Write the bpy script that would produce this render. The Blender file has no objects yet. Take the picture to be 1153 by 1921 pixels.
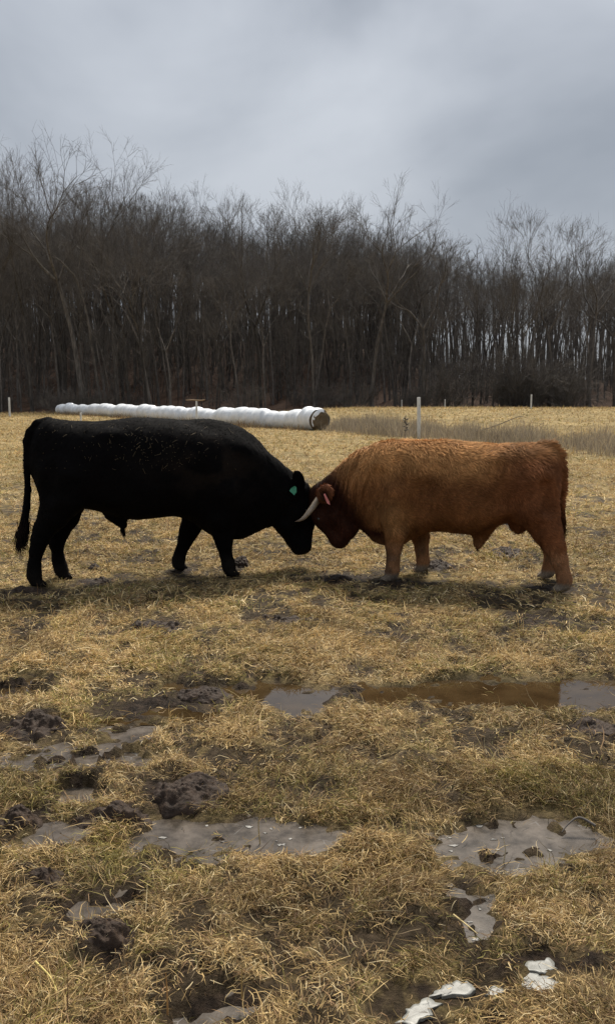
import bpy, math, random
import numpy as np
from mathutils import Vector

R = math.radians
scene = bpy.context.scene
COL = scene.collection

# ------------------------------------------------------------------ camera
cam_d = bpy.data.cameras.new("camera")
cam = bpy.data.objects.new("camera", cam_d)
COL.objects.link(cam)
cam.location = (0.0, 0.0, 1.5)
cam.rotation_euler = (R(90.0 - 7.32), 0.0, 0.0)
cam_d.sensor_fit = 'HORIZONTAL'
cam_d.sensor_width = 36.0
cam_d.lens = 49.95
cam_d.clip_start = 0.05
cam_d.clip_end = 3000.0
scene.camera = cam

# ------------------------------------------------------------------ sky
SUN_EL, SUN_AZ = R(52.0), R(12.0)          # azimuth measured from +Y towards +X
world = bpy.data.worlds.new("World")
scene.world = world
world.use_nodes = True
nt = world.node_tree
nt.nodes.clear()
N = nt.nodes.new
out = N("ShaderNodeOutputWorld")
bg = N("ShaderNodeBackground")
sky = N("ShaderNodeTexSky")
sky.sky_type = 'NISHITA'
sky.sun_disc = False
sky.sun_elevation = SUN_EL
sky.sun_rotation = SUN_AZ
tc = N("ShaderNodeTexCoord")
mp = N("ShaderNodeMapping")
mp.inputs["Scale"].default_value = (1.0, 1.0, 1.5)
mp.inputs["Rotation"].default_value = (0.0, R(14), R(8))
mp.inputs["Location"].default_value = (6.8, 9.6, 3.6)
n1 = N("ShaderNodeTexNoise")
n1.inputs["Scale"].default_value = 2.1
n1.inputs["Detail"].default_value = 5.0
n1.inputs["Roughness"].default_value = 0.48
n1.inputs["Distortion"].default_value = 0.35
r1 = N("ShaderNodeValToRGB")
r1.color_ramp.elements[0].position = 0.38
r1.color_ramp.elements[0].color = (2.45, 2.67, 3.00, 1)
r1.color_ramp.elements[1].position = 0.65
r1.color_ramp.elements[1].color = (4.40, 4.64, 4.98, 1)
e = r1.color_ramp.elements.new(0.5)
e.color = (3.40, 3.63, 3.98, 1)
mx = N("ShaderNodeMixRGB")
mx.inputs[0].default_value = 0.93
L = nt.links.new
L(tc.outputs["Generated"], mp.inputs["Vector"])
L(mp.outputs[0], n1.inputs["Vector"])
L(n1.outputs["Fac"], r1.inputs[0])
L(sky.outputs[0], mx.inputs[1])
L(r1.outputs[0], mx.inputs[2])
# an overcast sky grows brighter towards the zenith
sx = N("ShaderNodeSeparateXYZ")
L(tc.outputs["Generated"], sx.inputs[0])
zr = N("ShaderNodeMapRange")
zr.inputs["From Min"].default_value = 0.0; zr.inputs["From Max"].default_value = 1.0
zr.inputs["To Min"].default_value = 0.82; zr.inputs["To Max"].default_value = 1.6
L(sx.outputs["Z"], zr.inputs[0])
mz = N("ShaderNodeMixRGB"); mz.blend_type = 'MULTIPLY'; mz.inputs[0].default_value = 1.0
L(mx.outputs[0], mz.inputs[1]); L(zr.outputs[0], mz.inputs[2])
L(mz.outputs[0], bg.inputs["Color"])
bg.inputs["Strength"].default_value = 0.1
L(bg.outputs[0], out.inputs["Surface"])

# ------------------------------------------------------------------ sun behind thin cloud
sun_d = bpy.data.lights.new("sun", 'SUN')
sun_d.energy = 4.7
sun_d.angle = R(13.0)
sun_d.color = (1.0, 0.93, 0.82)
sun = bpy.data.objects.new("sun", sun_d)
COL.objects.link(sun)
sd = Vector((math.sin(SUN_AZ) * math.cos(SUN_EL), math.cos(SUN_AZ) * math.cos(SUN_EL), math.sin(SUN_EL)))
sun.rotation_euler = sd.to_track_quat('Z', 'Y').to_euler()

# ------------------------------------------------------------------ exposure
scene.view_settings.view_transform = 'Standard'
scene.view_settings.look = 'None'
scene.view_settings.exposure = 0.36
scene.view_settings.gamma = 1.0
scene.cycles.max_bounces = 6
scene.cycles.diffuse_bounces = 3
scene.cycles.glossy_bounces = 3
scene.cycles.transmission_bounces = 3
scene.cycles.transparent_max_bounces = 6

# ------------------------------------------------------------------ helpers: noise
def _hash(ix, iy, iz, seed):
    h = (ix.astype(np.int64) * 374761393 + iy.astype(np.int64) * 668265263 + iz.astype(np.int64) * 2147483647 + seed * 974711) & 0xFFFFFFFF
    h = ((h ^ (h >> 13)) * 1274126177) & 0xFFFFFFFF
    h = h ^ (h >> 16)
    return (h & 0xFFFFFF) / float(0xFFFFFF)

def vnoise(x, y, z=None, seed=0):
    x = np.asarray(x, float); y = np.asarray(y, float)
    z = np.zeros_like(x) if z is None else np.asarray(z, float)
    ix, iy, iz = np.floor(x), np.floor(y), np.floor(z)
    fx, fy, fz = x - ix, y - iy, z - iz
    fx = fx * fx * (3 - 2 * fx); fy = fy * fy * (3 - 2 * fy); fz = fz * fz * (3 - 2 * fz)
    r = 0
    for dx in (0, 1):
        for dy in (0, 1):
            for dz in (0, 1):
                w = (fx if dx else 1 - fx) * (fy if dy else 1 - fy) * (fz if dz else 1 - fz)
                r = r + w * _hash(ix + dx, iy + dy, iz + dz, seed)
    return r

def fbm(x, y, z=None, seed=0, octv=4, gain=0.5):
    a, s, t = 1.0, 0, 0.0
    x = np.asarray(x, float); y = np.asarray(y, float)
    for o in range(octv):
        k = 2.03 ** o
        s = s + a * vnoise(x * k + 17.3 * o, y * k - 9.1 * o, None if z is None else z * k, seed + o)
        t += a
        a *= gain
    return s / t

def sstep(a, b, x):
    t = np.clip((x - a) / (b - a), 0, 1)
    return t * t * (3 - 2 * t)

# ------------------------------------------------------------------ helpers: meshes
def mesh(name, v, f, smooth=True, col=None, attrs=None):
    """v (n,3); f (m,3) or (m,4) or a list of such arrays"""
    me = bpy.data.meshes.new(name)
    v = np.asarray(v, np.float32)
    fs = f if isinstance(f, list) else [f]
    fs = [np.asarray(a, np.int32) for a in fs if len(a)]
    loops = np.concatenate([a.ravel() for a in fs])
    sizes = np.concatenate([np.full(len(a), a.shape[1], np.int32) for a in fs])
    starts = np.concatenate([[0], np.cumsum(sizes)[:-1]]).astype(np.int32)
    me.vertices.add(len(v)); me.vertices.foreach_set("co", v.ravel())
    me.loops.add(len(loops)); me.loops.foreach_set("vertex_index", loops)
    me.polygons.add(len(sizes)); me.polygons.foreach_set("loop_start", starts)
    me.polygons.foreach_set("loop_total", sizes)
    me.polygons.foreach_set("use_smooth", np.full(len(sizes), smooth))
    me.update(calc_edges=True)
    if col is not None:
        a = me.attributes.new("tone", 'FLOAT_COLOR', 'POINT')
        c = np.ones((len(v), 4), np.float32); c[:, :3] = col
        a.data.foreach_set("color", c.ravel())
    for k, val in (attrs or {}).items():
        a = me.attributes.new(k, 'FLOAT', 'POINT')
        a.data.foreach_set("value", np.asarray(val, np.float32))
    return me

def obj(name, me, mat, parent=None, loc=None):
    o = bpy.data.objects.new(name, me)
    COL.objects.link(o)
    if mat is not None and not me.materials:
        me.materials.append(mat)
    if parent is not None:
        o.parent = parent
    if loc is not None:
        o.location = loc
    return o

def tag(o, label=None, cat=None, group=None, kind=None):
    if label: o["label"] = label
    if cat: o["category"] = cat
    if group: o["group"] = group
    if kind: o["kind"] = kind
    return o

def empty(name, loc=(0, 0, 0), rz=0.0):
    o = bpy.data.objects.new(name, None)
    o.empty_display_size = 0.2
    COL.objects.link(o)
    o.location = loc
    o.rotation_euler = (0, 0, rz)
    return o

def tubes(pts, rad, k):
    """pts (n,m,3), rad (n,m): n tubes of k sides, tips closed by their small radius"""
    n, m, _ = pts.shape
    t = np.gradient(pts, axis=1)
    t /= np.linalg.norm(t, axis=2, keepdims=True) + 1e-9
    ref = np.where(np.abs(t[..., 2:3]) > 0.9, np.array([1.0, 0, 0]), np.array([0, 0, 1.0]))
    a = np.cross(t, ref); a /= np.linalg.norm(a, axis=2, keepdims=True) + 1e-9
    b = np.cross(t, a)
    ang = np.arange(k) * 2 * math.pi / k
    v = pts[:, :, None, :] + rad[:, :, None, None] * (np.cos(ang)[None, None, :, None] * a[:, :, None, :] + np.sin(ang)[None, None, :, None] * b[:, :, None, :])
    idx = np.arange(n * m * k).reshape(n, m, k)
    nx = np.roll(idx, -1, axis=2)
    f = np.stack([idx[:, :-1], nx[:, :-1], nx[:, 1:], idx[:, 1:]], -1).reshape(-1, 4)
    return v.reshape(-1, 3), f

def join(parts):
    vs, fs, off = [], [], 0
    for v, f in parts:
        vs.append(v); fs.append(np.asarray(f) + off); off += len(v)
    return np.concatenate(vs), np.concatenate(fs)

# ------------------------------------------------------------------ helpers: materials
def mat(name):
    m = bpy.data.materials.new(name)
    m.use_nodes = True
    t = m.node_tree
    b = t.nodes["Principled BSDF"]
    return m, t, b

def noise_col(t, c0, c1, scale, detail=5.0, lo=0.35, hi=0.65, vec=None, rough=0.55):
    n = t.nodes.new("ShaderNodeTexNoise")
    n.inputs["Scale"].default_value = scale
    n.inputs["Detail"].default_value = detail
    n.inputs["Roughness"].default_value = rough
    if vec is not None: t.links.new(vec, n.inputs["Vector"])
    r = t.nodes.new("ShaderNodeValToRGB")
    r.color_ramp.elements[0].position = lo; r.color_ramp.elements[0].color = (*c0, 1)
    r.color_ramp.elements[1].position = hi; r.color_ramp.elements[1].color = (*c1, 1)
    t.links.new(n.outputs["Fac"], r.inputs[0])
    return r.outputs[0], n.outputs["Fac"]

def coords(t, scale=(1, 1, 1), kind="Object"):
    c = t.nodes.new("ShaderNodeTexCoord")
    m = t.nodes.new("ShaderNodeMapping")
    m.inputs["Scale"].default_value = scale
    t.links.new(c.outputs[kind], m.inputs["Vector"])
    return m.outputs[0]

def bump(t, b, fac, strength, dist):
    n = t.nodes.new("ShaderNodeBump")
    n.inputs["Strength"].default_value = strength
    n.inputs["Distance"].default_value = dist
    t.links.new(fac, n.inputs["Height"])
    t.links.new(n.outputs[0], b.inputs["Normal"])

def mixc(t, fac, a, b, mode='MIX'):
    m = t.nodes.new("ShaderNodeMixRGB")
    m.blend_type = mode
    for s, v in ((0, fac), (1, a), (2, b)):
        if isinstance(v, (int, float)): m.inputs[s].default_value = v
        elif isinstance(v, tuple): m.inputs[s].default_value = (*v, 1)
        else: t.links.new(v, m.inputs[s])
    return m.outputs[0]

def attr(t, name):
    a = t.nodes.new("ShaderNodeAttribute")
    a.attribute_name = name
    return a

def simple(name, c0, c1, scale, rough, bumps=0.0, bdist=0.01, stretch=(1, 1, 1), spec=0.3):
    m, t, b = mat(name)
    v = coords(t, stretch)
    c, f = noise_col(t, c0, c1, scale, vec=v)
    t.links.new(c, b.inputs["Base Color"])
    b.inputs["Roughness"].default_value = rough
    b.inputs["Specular IOR Level"].default_value = spec
    if bumps: bump(t, b, f, bumps, bdist)
    return m

def tone_mat(name, rough, spec=0.25, trans=0.0, sheen=0.0):
    m, t, b = mat(name)
    a = attr(t, "tone")
    t.links.new(a.outputs["Color"], b.inputs["Base Color"])
    b.inputs["Roughness"].default_value = rough
    b.inputs["Specular IOR Level"].default_value = spec
    if sheen:
        b.inputs["Sheen Weight"].default_value = sheen
    if trans:
        tr = t.nodes.new("ShaderNodeBsdfTranslucent")
        t.links.new(a.outputs["Color"], tr.inputs["Color"])
        ms = t.nodes.new("ShaderNodeMixShader")
        ms.inputs[0].default_value = trans
        t.links.new(b.outputs[0], ms.inputs[1]); t.links.new(tr.outputs[0], ms.inputs[2])
        t.links.new(ms.outputs[0], t.nodes["Material Output"].inputs["Surface"])
    return m

# ------------------------------------------------------------------ terrain
# hollows that hold water (x, y, rx, ry) in metres
BROWN = [(.98, 4.33, .46, .26), (1.52, 4.30, .32, .28), (-.30, 4.32, .22, .20), (.32, 4.31, .26, .19),
         (-.07, 4.24, .19, .24), (-.68, 4.46, .16, .09), (-1.60, 4.38, .19, .22), (-.62, 4.02, .18, .08), (2.3, 4.4, .4, .15), (-2.3, 4.35, .35, .15)]
SLUSH = [(-1.02, 3.51, .29, .18), (-.83, 3.78, .12, .18), (-.9, 3.22, .12, .13), (-.25, 2.83, .42, .14),
         (.69, 2.81, .38, .18), (-.92, 2.84, .16, .09), (.50, 2.40, .06, .17), (-.61, 2.42, .12, .08), (-.24, 1.96, .10, .04),
         (.22, 2.86, .18, .05), (-1.75, 3.3, .3, .15), (1.6, 2.7, .3, .14)]
# patches of bare trampled mud
MUD = [(-.47, 3.14, .19, .22), (-.73, 2.96, .16, .10), (-.52, 4.29, .19, .18), (-1.3, 3.85, .17, .22), (-1.06, 2.94, .10, .12),
       (1.34, 3.79, .14, .24), (-.58, 2.22, .12, .12), (-.82, 2.57, .10, .09), (-1.0, 5.62, .22, .17), (1.96, 8.5, .16, .25),
       (-.15, 5.76, .28, .15), (-1.84, 7.09, .22, .14), (-2.29, 6.68, .20, .16), (.29, 7.25, .3, .25), (1.11, 7.7, .25, .25),
       (-.68, 7.75, .16, .25), (1.6, 5.77, .34, .27), (.5, 5.42, .24, .15), (2.55, 10.4, .16, .35), (-1.15, 7.6, .2, .2), (.75, 7.05, .25, .15),
       (2.0, 6.8, .25, .2), (-.6, 2.42, .18, .12), (-.25, 1.97, .16, .07), (.5, 2.4, .09, .2), (.62, 2.1, .15, .08), (.1, 4.32, .9, .12), (-.75, 4.1, .35, .18)]

# hollows with melting ice
ICE = [(.62, 2.09, .06, .05), (.60, 2.02, .08, .06), (.37, 2.02, .075, .045), (.275, 1.93, .065, .06), (.475, 2.0, .03, .02)]

def slush(x, y, soft):
    m = blob(x, y, SLUSH, 8, soft)
    return m * turf_isles(x, y)

def brown_isles(x, y):
    return 1 - (1 - turf_isles(x * .6, y * .8)) * (1 - sstep(.2, .5, x)) * (np.abs(x + .07) > .2)

def turf_isles(x, y):
    return 1 - sstep(.59, .67, fbm(x * 8, y * 11, seed=37, octv=4, gain=.55))

def blob(x, y, lst, seed, soft=0.45):
    """1 inside the listed ellipses, ragged edge"""
    wx = x + (fbm(x * 6, y * 6, seed=seed, octv=5, gain=.62) - .5) * .36
    wy = y + (fbm(x * 6 + 31, y * 6 + 7, seed=seed, octv=5, gain=.62) - .5) * .26
    m = np.zeros_like(x)
    near = (y < 14) & (np.abs(x) < 6)
    if near.any():
        xx, yy = wx[near], wy[near]
        mm = np.zeros_like(xx)
        for cx, cy, rx, ry in lst:
            d = np.sqrt(((xx - cx) / rx) ** 2 + ((yy - cy) / ry) ** 2)
            mm = np.maximum(mm, 1 - sstep(1 - soft, 1 + soft, d))
        m[near] = mm
    return m

WOOD_EDGE = lambda x: 93.0 + 0.10 * (x + 30) + 2.0 * np.sin(x * .11)

def base_height(x, y):
    h = 0.95 * sstep(42, 80, y) * sstep(-10, 6, x)
    h = h + 0.33 * sstep(45, 85, y) * (1 - sstep(-14, 2, x))
    edge = WOOD_EDGE(x)
    h = h + 12.0 * sstep(0, 64, y - edge) * (1 - 0.6 * sstep(2, 30, x))
    h = h + 0.10 * (fbm(x * .07, y * .07, seed=5) - .5) * sstep(10, 30, y)
    return h

def bareness(x, y, gap):
    return sstep(gap - .05, gap + .07, .42 * fbm(x * 3.1, y * 2.6, seed=71, octv=3, gain=.6) + .58 * fbm(x * 13, y * 9, seed=72, octv=3, gain=.6))

def hgt(x, y):
    x = np.asarray(x, float); y = np.asarray(y, float)
    fade = 1 - sstep(18, 60, y)
    n = (fbm(x * 2.2, y * 2.2, seed=11, octv=3) - .45) * .07 + (fbm(x * 7, y * 8, seed=12, octv=4, gain=.6) - .5) * .075
    flat = np.exp(-((y - 7.2) / 0.9) ** 2 - (x / 3.2) ** 4)      # trodden flat where the bulls stand
    n = n * (1 - .75 * flat) - .006 * flat
    h = n * (0.35 + 0.65 * fade)
    mud = blob(x, y, MUD, 3)
    near = (1 - sstep(9, 16, y))
    h = h + mud * (fbm(x * 13, y * 13, seed=21, octv=3) - .52) * .07 * near
    bn = (y < 12) & (y > .5)
    if bn.any():
        xb, yb = x[bn], y[bn]
        h[bn] += bareness(xb, yb, .51) * ((fbm(xb * 19, yb * 19, seed=23, octv=4, gain=.6) - .5) * .055 - .008)
    wet = np.maximum(blob(x, y, BROWN, 7, .5) * brown_isles(x, y), slush(x, y, .6))
    h = np.maximum(h, -0.021)
    isl = np.exp(-((x - .215) / .115) ** 2 - ((y - 2.735) / .070) ** 2)
    wet = wet * (1 - np.clip(isl * 1.6, 0, 1))
    h = h + .055 * isl
    h = h * (1 - wet) + wet * (-.047 + (fbm(x * 11, y * 14, seed=31, octv=5, gain=.6) - .5) * .085)
    ic = blob(x, y, ICE, 9, .6)
    h = h * (1 - ic) - .004 * ic
    return h + base_height(x, y)

def spaced(a, b, d0, grow, end):
    """fine spacing d0 from a to b, then growing to end"""
    s = list(np.arange(a, b, d0)); d = d0
    while s[-1] < end:
        d *= grow; s.append(s[-1] + d)
    return s

ys = spaced(1.2, 10.0, .022, 1.045, 900.0)
ys = [-300, -120, -50, -20, -8, -3, -1, 0, .5, .8, 1.0] + ys
xp = spaced(0.0, 2.4, .022, 1.055, 700.0)
xs = [-v for v in xp[:0:-1]] + xp
XX, YY = np.meshgrid(np.array(xs), np.array(ys))
ZZ = hgt(XX.ravel(), YY.ravel())
gv = np.stack([XX.ravel(), YY.ravel(), ZZ], 1)
ny, nx_ = XX.shape
gi = np.arange(ny * nx_).reshape(ny, nx_)
gf = np.stack([gi[:-1, :-1], gi[:-1, 1:], gi[1:, 1:], gi[1:, :-1]], -1).reshape(-1, 4)
mudv = np.maximum(blob(gv[:, 0], gv[:, 1], MUD, 3), .9 * bareness(gv[:, 0], gv[:, 1], .51) * (1 - sstep(12, 24, gv[:, 1])))
wetv = np.maximum(np.maximum(blob(gv[:, 0], gv[:, 1], BROWN, 7, .7), blob(gv[:, 0], gv[:, 1], SLUSH, 8, .7)), blob(gv[:, 0], gv[:, 1], ICE, 9, .6))
woodv = sstep(-2, 3, gv[:, 1] - WOOD_EDGE(gv[:, 0]) + (fbm(gv[:, 0] * .3, gv[:, 1] * .3, seed=2) - .5) * 4)

m_ground, t, b = mat("field_soil")
v = coords(t)
thatch, f1 = noise_col(t, (.040, .028, .016), (.42, .315, .16), 34.0, 7, .34, .66, v, .65)
patch, f2 = noise_col(t, (.16, .13, .048), (.47, .36, .19), 1.7, 6, .40, .62, v, .6)
grass_c = mixc(t, .5, thatch, patch)
far_c, f3 = noise_col(t, (.55, .55, .5), (1.15, 1.1, 1.0), .35, 6, .35, .65, v, .6)
grass_c = mixc(t, .8, grass_c, far_c, 'MULTIPLY')
mud_c, f4 = noise_col(t, (.012, .008, .0055), (.060, .041, .028), 26.0, 8, .35, .7, v, .6)
litter, f5 = noise_col(t, (.022, .013, .009), (.07, .036, .022), 2.2, 9, .35, .7, v, .75)
am = attr(t, "mud"); aw = attr(t, "wet"); ad = attr(t, "wood")
mm = t.nodes.new("ShaderNodeMath"); mm.operation = 'MAXIMUM'
t.links.new(am.outputs["Fac"], mm.inputs[0]); t.links.new(aw.outputs["Fac"], mm.inputs[1])
c = mixc(t, mm.outputs[0], grass_c, mud_c)
c = mixc(t, ad.outputs["Fac"], c, litter)
t.links.new(c, b.inputs["Base Color"])
ro = t.nodes.new("ShaderNodeMapRange")
ro.inputs["To Min"].default_value = .9; ro.inputs["To Max"].default_value = .62
t.links.new(mm.outputs[0], ro.inputs[0])
t.links.new(ro.outputs[0], b.inputs["Roughness"])
b.inputs["Specular IOR Level"].default_value = .08
_, f9 = noise_col(t, (0, 0, 0), (1, 1, 1), 42, 10, vec=v, rough=.7)
bump(t, b, f9, 1.0, .03)
ground = obj("ground", mesh("ground", gv, gf, True, attrs={"mud": mudv, "wet": wetv, "wood": woodv}), m_ground)
tag(ground, kind="structure")

# ------------------------------------------------------------------ puddles: sheets of water in the hollows
def sheet(name, x0, x1, y0, y1, z, m):
    xs_ = np.linspace(x0, x1, 40); ys_ = np.linspace(y0, y1, 14)
    X, Y = np.meshgrid(xs_, ys_)
    k = np.arange(X.size).reshape(X.shape)
    f = np.stack([k[:-1, :-1], k[:-1, 1:], k[1:, 1:], k[1:, :-1]], -1).reshape(-1, 4)
    o = obj(name, mesh(name, np.stack([X.ravel(), Y.ravel(), np.full(X.size, z)], 1), f), m)
    return tag(o, kind="structure")

m_water, t, b = mat("muddy_water")
v = coords(t)
c, f = noise_col(t, (.030, .0185, .008), (.052, .033, .0145), 6, vec=v)
t.links.new(c, b.inputs["Base Color"])
b.inputs["Roughness"].default_value = .025
b.inputs["IOR"].default_value = 1.36
b.inputs["Specular IOR Level"].default_value = .7
_, fb = noise_col(t, (0, 0, 0), (1, 1, 1), 14, 2, vec=v)
bump(t, b, fb, .05, .003)

m_slush, t, b = mat("thin_dirty_ice")
v = coords(t)
c, f = noise_col(t, (.030, .0225, .0155), (.115, .094, .074), 14, 9, .36, .66, v, .65)
vo = t.nodes.new("ShaderNodeTexVoronoi"); vo.inputs["Scale"].default_value = 13.0
vo.feature = 'DISTANCE_TO_EDGE'
t.links.new(v, vo.inputs["Vector"])
rr = t.nodes.new("ShaderNodeValToRGB")
rr.color_ramp.elements[0].position = 0.0; rr.color_ramp.elements[0].color = (1, 1, 1, 1)
rr.color_ramp.elements[1].position = .025; rr.color_ramp.elements[1].color = (0, 0, 0, 1)
t.links.new(vo.outputs["Distance"], rr.inputs[0])
_, fm = noise_col(t, (0, 0, 0), (1, 1, 1), 5, 3, .55, .68, v)
mk = mixc(t, 1.0, rr.outputs[0], _, 'MULTIPLY')
c = mixc(t, mk, c, (.22, .21, .20))
t.links.new(c, b.inputs["Base Color"])
b.inputs["Roughness"].default_value = .24
b.inputs["Specular IOR Level"].default_value = .27
bump(t, b, f, .12, .006)
sheet("puddle", -3.2, 3.2, 3.90, 4.80, -.0265, m_water)
sheet("puddle", -2.4, -.55, 3.05, 3.89, -.0265, m_slush)
sheet("puddle", -2.0, 2.2, 1.85, 3.045, -.0265, m_slush)

# ------------------------------------------------------------------ bulls: one continuous surface each
class Field:
    """signed distance grid blended from tapered capsules and lofted slices"""
    def __init__(s, lo, hi, h):
        s.h = h; s.lo = np.array(lo, np.float32)
        n = [int((b - a) / h) + 2 for a, b in zip(lo, hi)]
        ax = [(lo[i] + h * np.arange(n[i])).astype(np.float32) for i in range(3)]
        s.ax = ax
        s.X, s.Y, s.Z = np.meshgrid(*ax, indexing='ij', sparse=True)
        s.F = np.full(n, 1.0, np.float32)
    def put(s, d, k, sl=None):
        F = s.F if sl is None else s.F[sl]
        hh = np.clip(.5 + .5 * (F - d) / k, 0, 1)
        r = F * (1 - hh) + d * hh - k * hh * (1 - hh)
        F[...] = r
    def window(s, lo, hi):
        sl = []
        for i in range(3):
            a = int(np.clip((lo[i] - s.lo[i]) / s.h, 0, s.F.shape[i] - 1))
            b_ = int(np.clip((hi[i] - s.lo[i]) / s.h + 2, a + 1, s.F.shape[i]))
            sl.append(slice(a, b_))
        return tuple(sl), s.X[sl[0]], s.Y[:, sl[1]], s.Z[:, :, sl[2]]
    def cone(s, a, b, k=.04, sub=False):
        """tapered capsule from a=(x,y,z,r) to b"""
        a = np.array(a, float); b = np.array(b, float)
        m = max(a[3], b[3]) + .16
        sl, X, Y, Z = s.window(np.minimum(a, b)[:3] - m, np.maximum(a, b)[:3] + m)
        ab = b[:3] - a[:3]; l2 = max((ab ** 2).sum(), 1e-9)
        px, py, pz = X - a[0], Y - a[1], Z - a[2]
        t = np.clip((px * ab[0] + py * ab[1] + pz * ab[2]) / l2, 0, 1)
        d = np.sqrt((px - t * ab[0]) ** 2 + (py - t * ab[1]) ** 2 + (pz - t * ab[2]) ** 2) - (a[3] + (b[3] - a[3]) * t)
        if sub: s.carve(d, k, sl)
        else: s.put(d.astype(np.float32), k, sl)
    def carve(s, d, k, sl):
        F = s.F[sl]
        hh = np.clip(.5 - .5 * (F + d) / k, 0, 1)
        F[...] = F * (1 - hh) - d * hh + k * hh * (1 - hh)
    def chain(s, pts, k=.04, sq=1.0):
        for a, b in zip(pts[:-1], pts[1:]): s.cone(a, b, k)
    def ell(s, c, r, rot=(0, 0, 0), k=.03):
        from mathutils import Euler
        m = max(r) + .12
        sl, X, Y, Z = s.window(np.array(c) - m, np.array(c) + m)
        M = np.array(Euler(rot).to_matrix().transposed())
        p = [M[i][0] * (X - c[0]) + M[i][1] * (Y - c[1]) + M[i][2] * (Z - c[2]) for i in range(3)]
        q = np.sqrt(sum((p[i] / r[i]) ** 2 for i in range(3)))
        s.put(((q - 1) * min(r)).astype(np.float32), k, sl)
    def loft(s, tab, n=2.2, k=.05):
        """tab rows: x, top, bottom, half width, egg (positive: narrower below)"""
        T = np.array(tab)
        x = s.ax[0]
        def itp(j):
            xs_, v = T[:, 0], T[:, j]
            # smooth (Catmull-like) interpolation through a fine linear + box filter
            xx = np.linspace(xs_[0], xs_[-1], 400); vv = np.interp(xx, xs_, v)
            kk = 13; pad = np.pad(vv, kk // 2, mode='reflect', reflect_type='odd')
            vv = np.convolve(pad, np.ones(kk) / kk, 'valid')
            return np.interp(x, xx, vv)
        top, bot, w, eg = itp(1), itp(2), np.maximum(itp(3), .01), itp(4)
        c = (top + bot) / 2; h = np.maximum((top - bot) / 2, .01)
        r = lambda a: a[:, None, None].astype(np.float32)
        zn = (s.Z - r(c)) / r(h)
        ww = r(w) * (1 + r(eg) * np.clip(zn, -1, 1))
        q = ((np.abs(s.Y) / ww) ** n + np.abs(zn) ** n) ** (1 / n)
        d = (q - 1) * r(np.minimum(w, h))
        beyond = np.maximum(np.maximum(T[0, 0] - x, x - T[-1, 0]), 0)
        d = np.where(r(beyond) > 0, np.maximum(d, 0) + r(beyond), d)
        s.put(d.astype(np.float32), k)
    def surface(s):
        F = s.F; c = F < 0
        lo = s.lo; h = s.h
        n = np.array(F.shape)
        cs = np.zeros(n - 1, np.int8)
        for i in (0, 1):
            for j in (0, 1):
                for k in (0, 1):
                    cs += c[i:n[0] - 1 + i, j:n[1] - 1 + j, k:n[2] - 1 + k]
        act = np.argwhere((cs > 0) & (cs < 8))
        idm = np.full(n - 1, -1, np.int64); idm[tuple(act.T)] = np.arange(len(act))
        corner = [(i, j, k) for i in (0, 1) for j in (0, 1) for k in (0, 1)]
        val = np.stack([F[act[:, 0] + i, act[:, 1] + j, act[:, 2] + k] for i, j, k in corner], 1)
        P = np.zeros((len(act), 3)); cnt = np.zeros(len(act))
        ca = np.array(corner, float)
        for a in range(8):
            for b_ in range(a + 1, 8):
                if np.abs(ca[a] - ca[b_]).sum() != 1: continue
                x = (val[:, a] < 0) != (val[:, b_] < 0)
                tt = val[x, a] / (val[x, a] - val[x, b_])
                P[x] += ca[a] + tt[:, None] * (ca[b_] - ca[a]); cnt[x] += 1
        v = (act + P / cnt[:, None]) * h + lo
        fs = []
        for axn in range(3):
            o1, o2 = [a for a in range(3) if a != axn]
            A = c.take(range(n[axn] - 1), axn); B = c.take(range(1, n[axn]), axn)
            e = np.argwhere(A != B)
            ok = (e[:, o1] > 0) & (e[:, o2] > 0) & (e[:, o1] < n[o1] - 1) & (e[:, o2] < n[o2] - 1)
            e = e[ok]
            ins = A[tuple(e.T)]
            def cell(d1, d2):
                q = e.copy(); q[:, o1] -= d1; q[:, o2] -= d2
                return idm[tuple(q.T)]
            q = np.stack([cell(1, 1), cell(0, 1), cell(0, 0), cell(1, 0)], 1)
            flip = ins if axn != 1 else ~ins
            q[~flip] = q[~flip][:, ::-1]
            fs.append(q)
        return v, np.concatenate(fs)

def relax(v, f, it, lam=.5):
    for _ in range(it):
        acc = np.zeros_like(v); cnt = np.zeros(len(v))
        for a, b in ((0, 1), (1, 2), (2, 3), (3, 0)):
            np.add.at(acc, f[:, a], v[f[:, b]]); np.add.at(acc, f[:, b], v[f[:, a]])
            np.add.at(cnt, f[:, a], 1); np.add.at(cnt, f[:, b], 1)
        v = v + lam * (acc / cnt[:, None] - v)
    return v

def normals(v, f):
    nf = np.cross(v[f[:, 2]] - v[f[:, 0]], v[f[:, 3]] - v[f[:, 1]])
    n = np.zeros_like(v)
    for i in range(4): np.add.at(n, f[:, i], nf)
    return n / (np.linalg.norm(n, axis=1, keepdims=True) + 1e-12), np.linalg.norm(nf, axis=1) / 2

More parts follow.
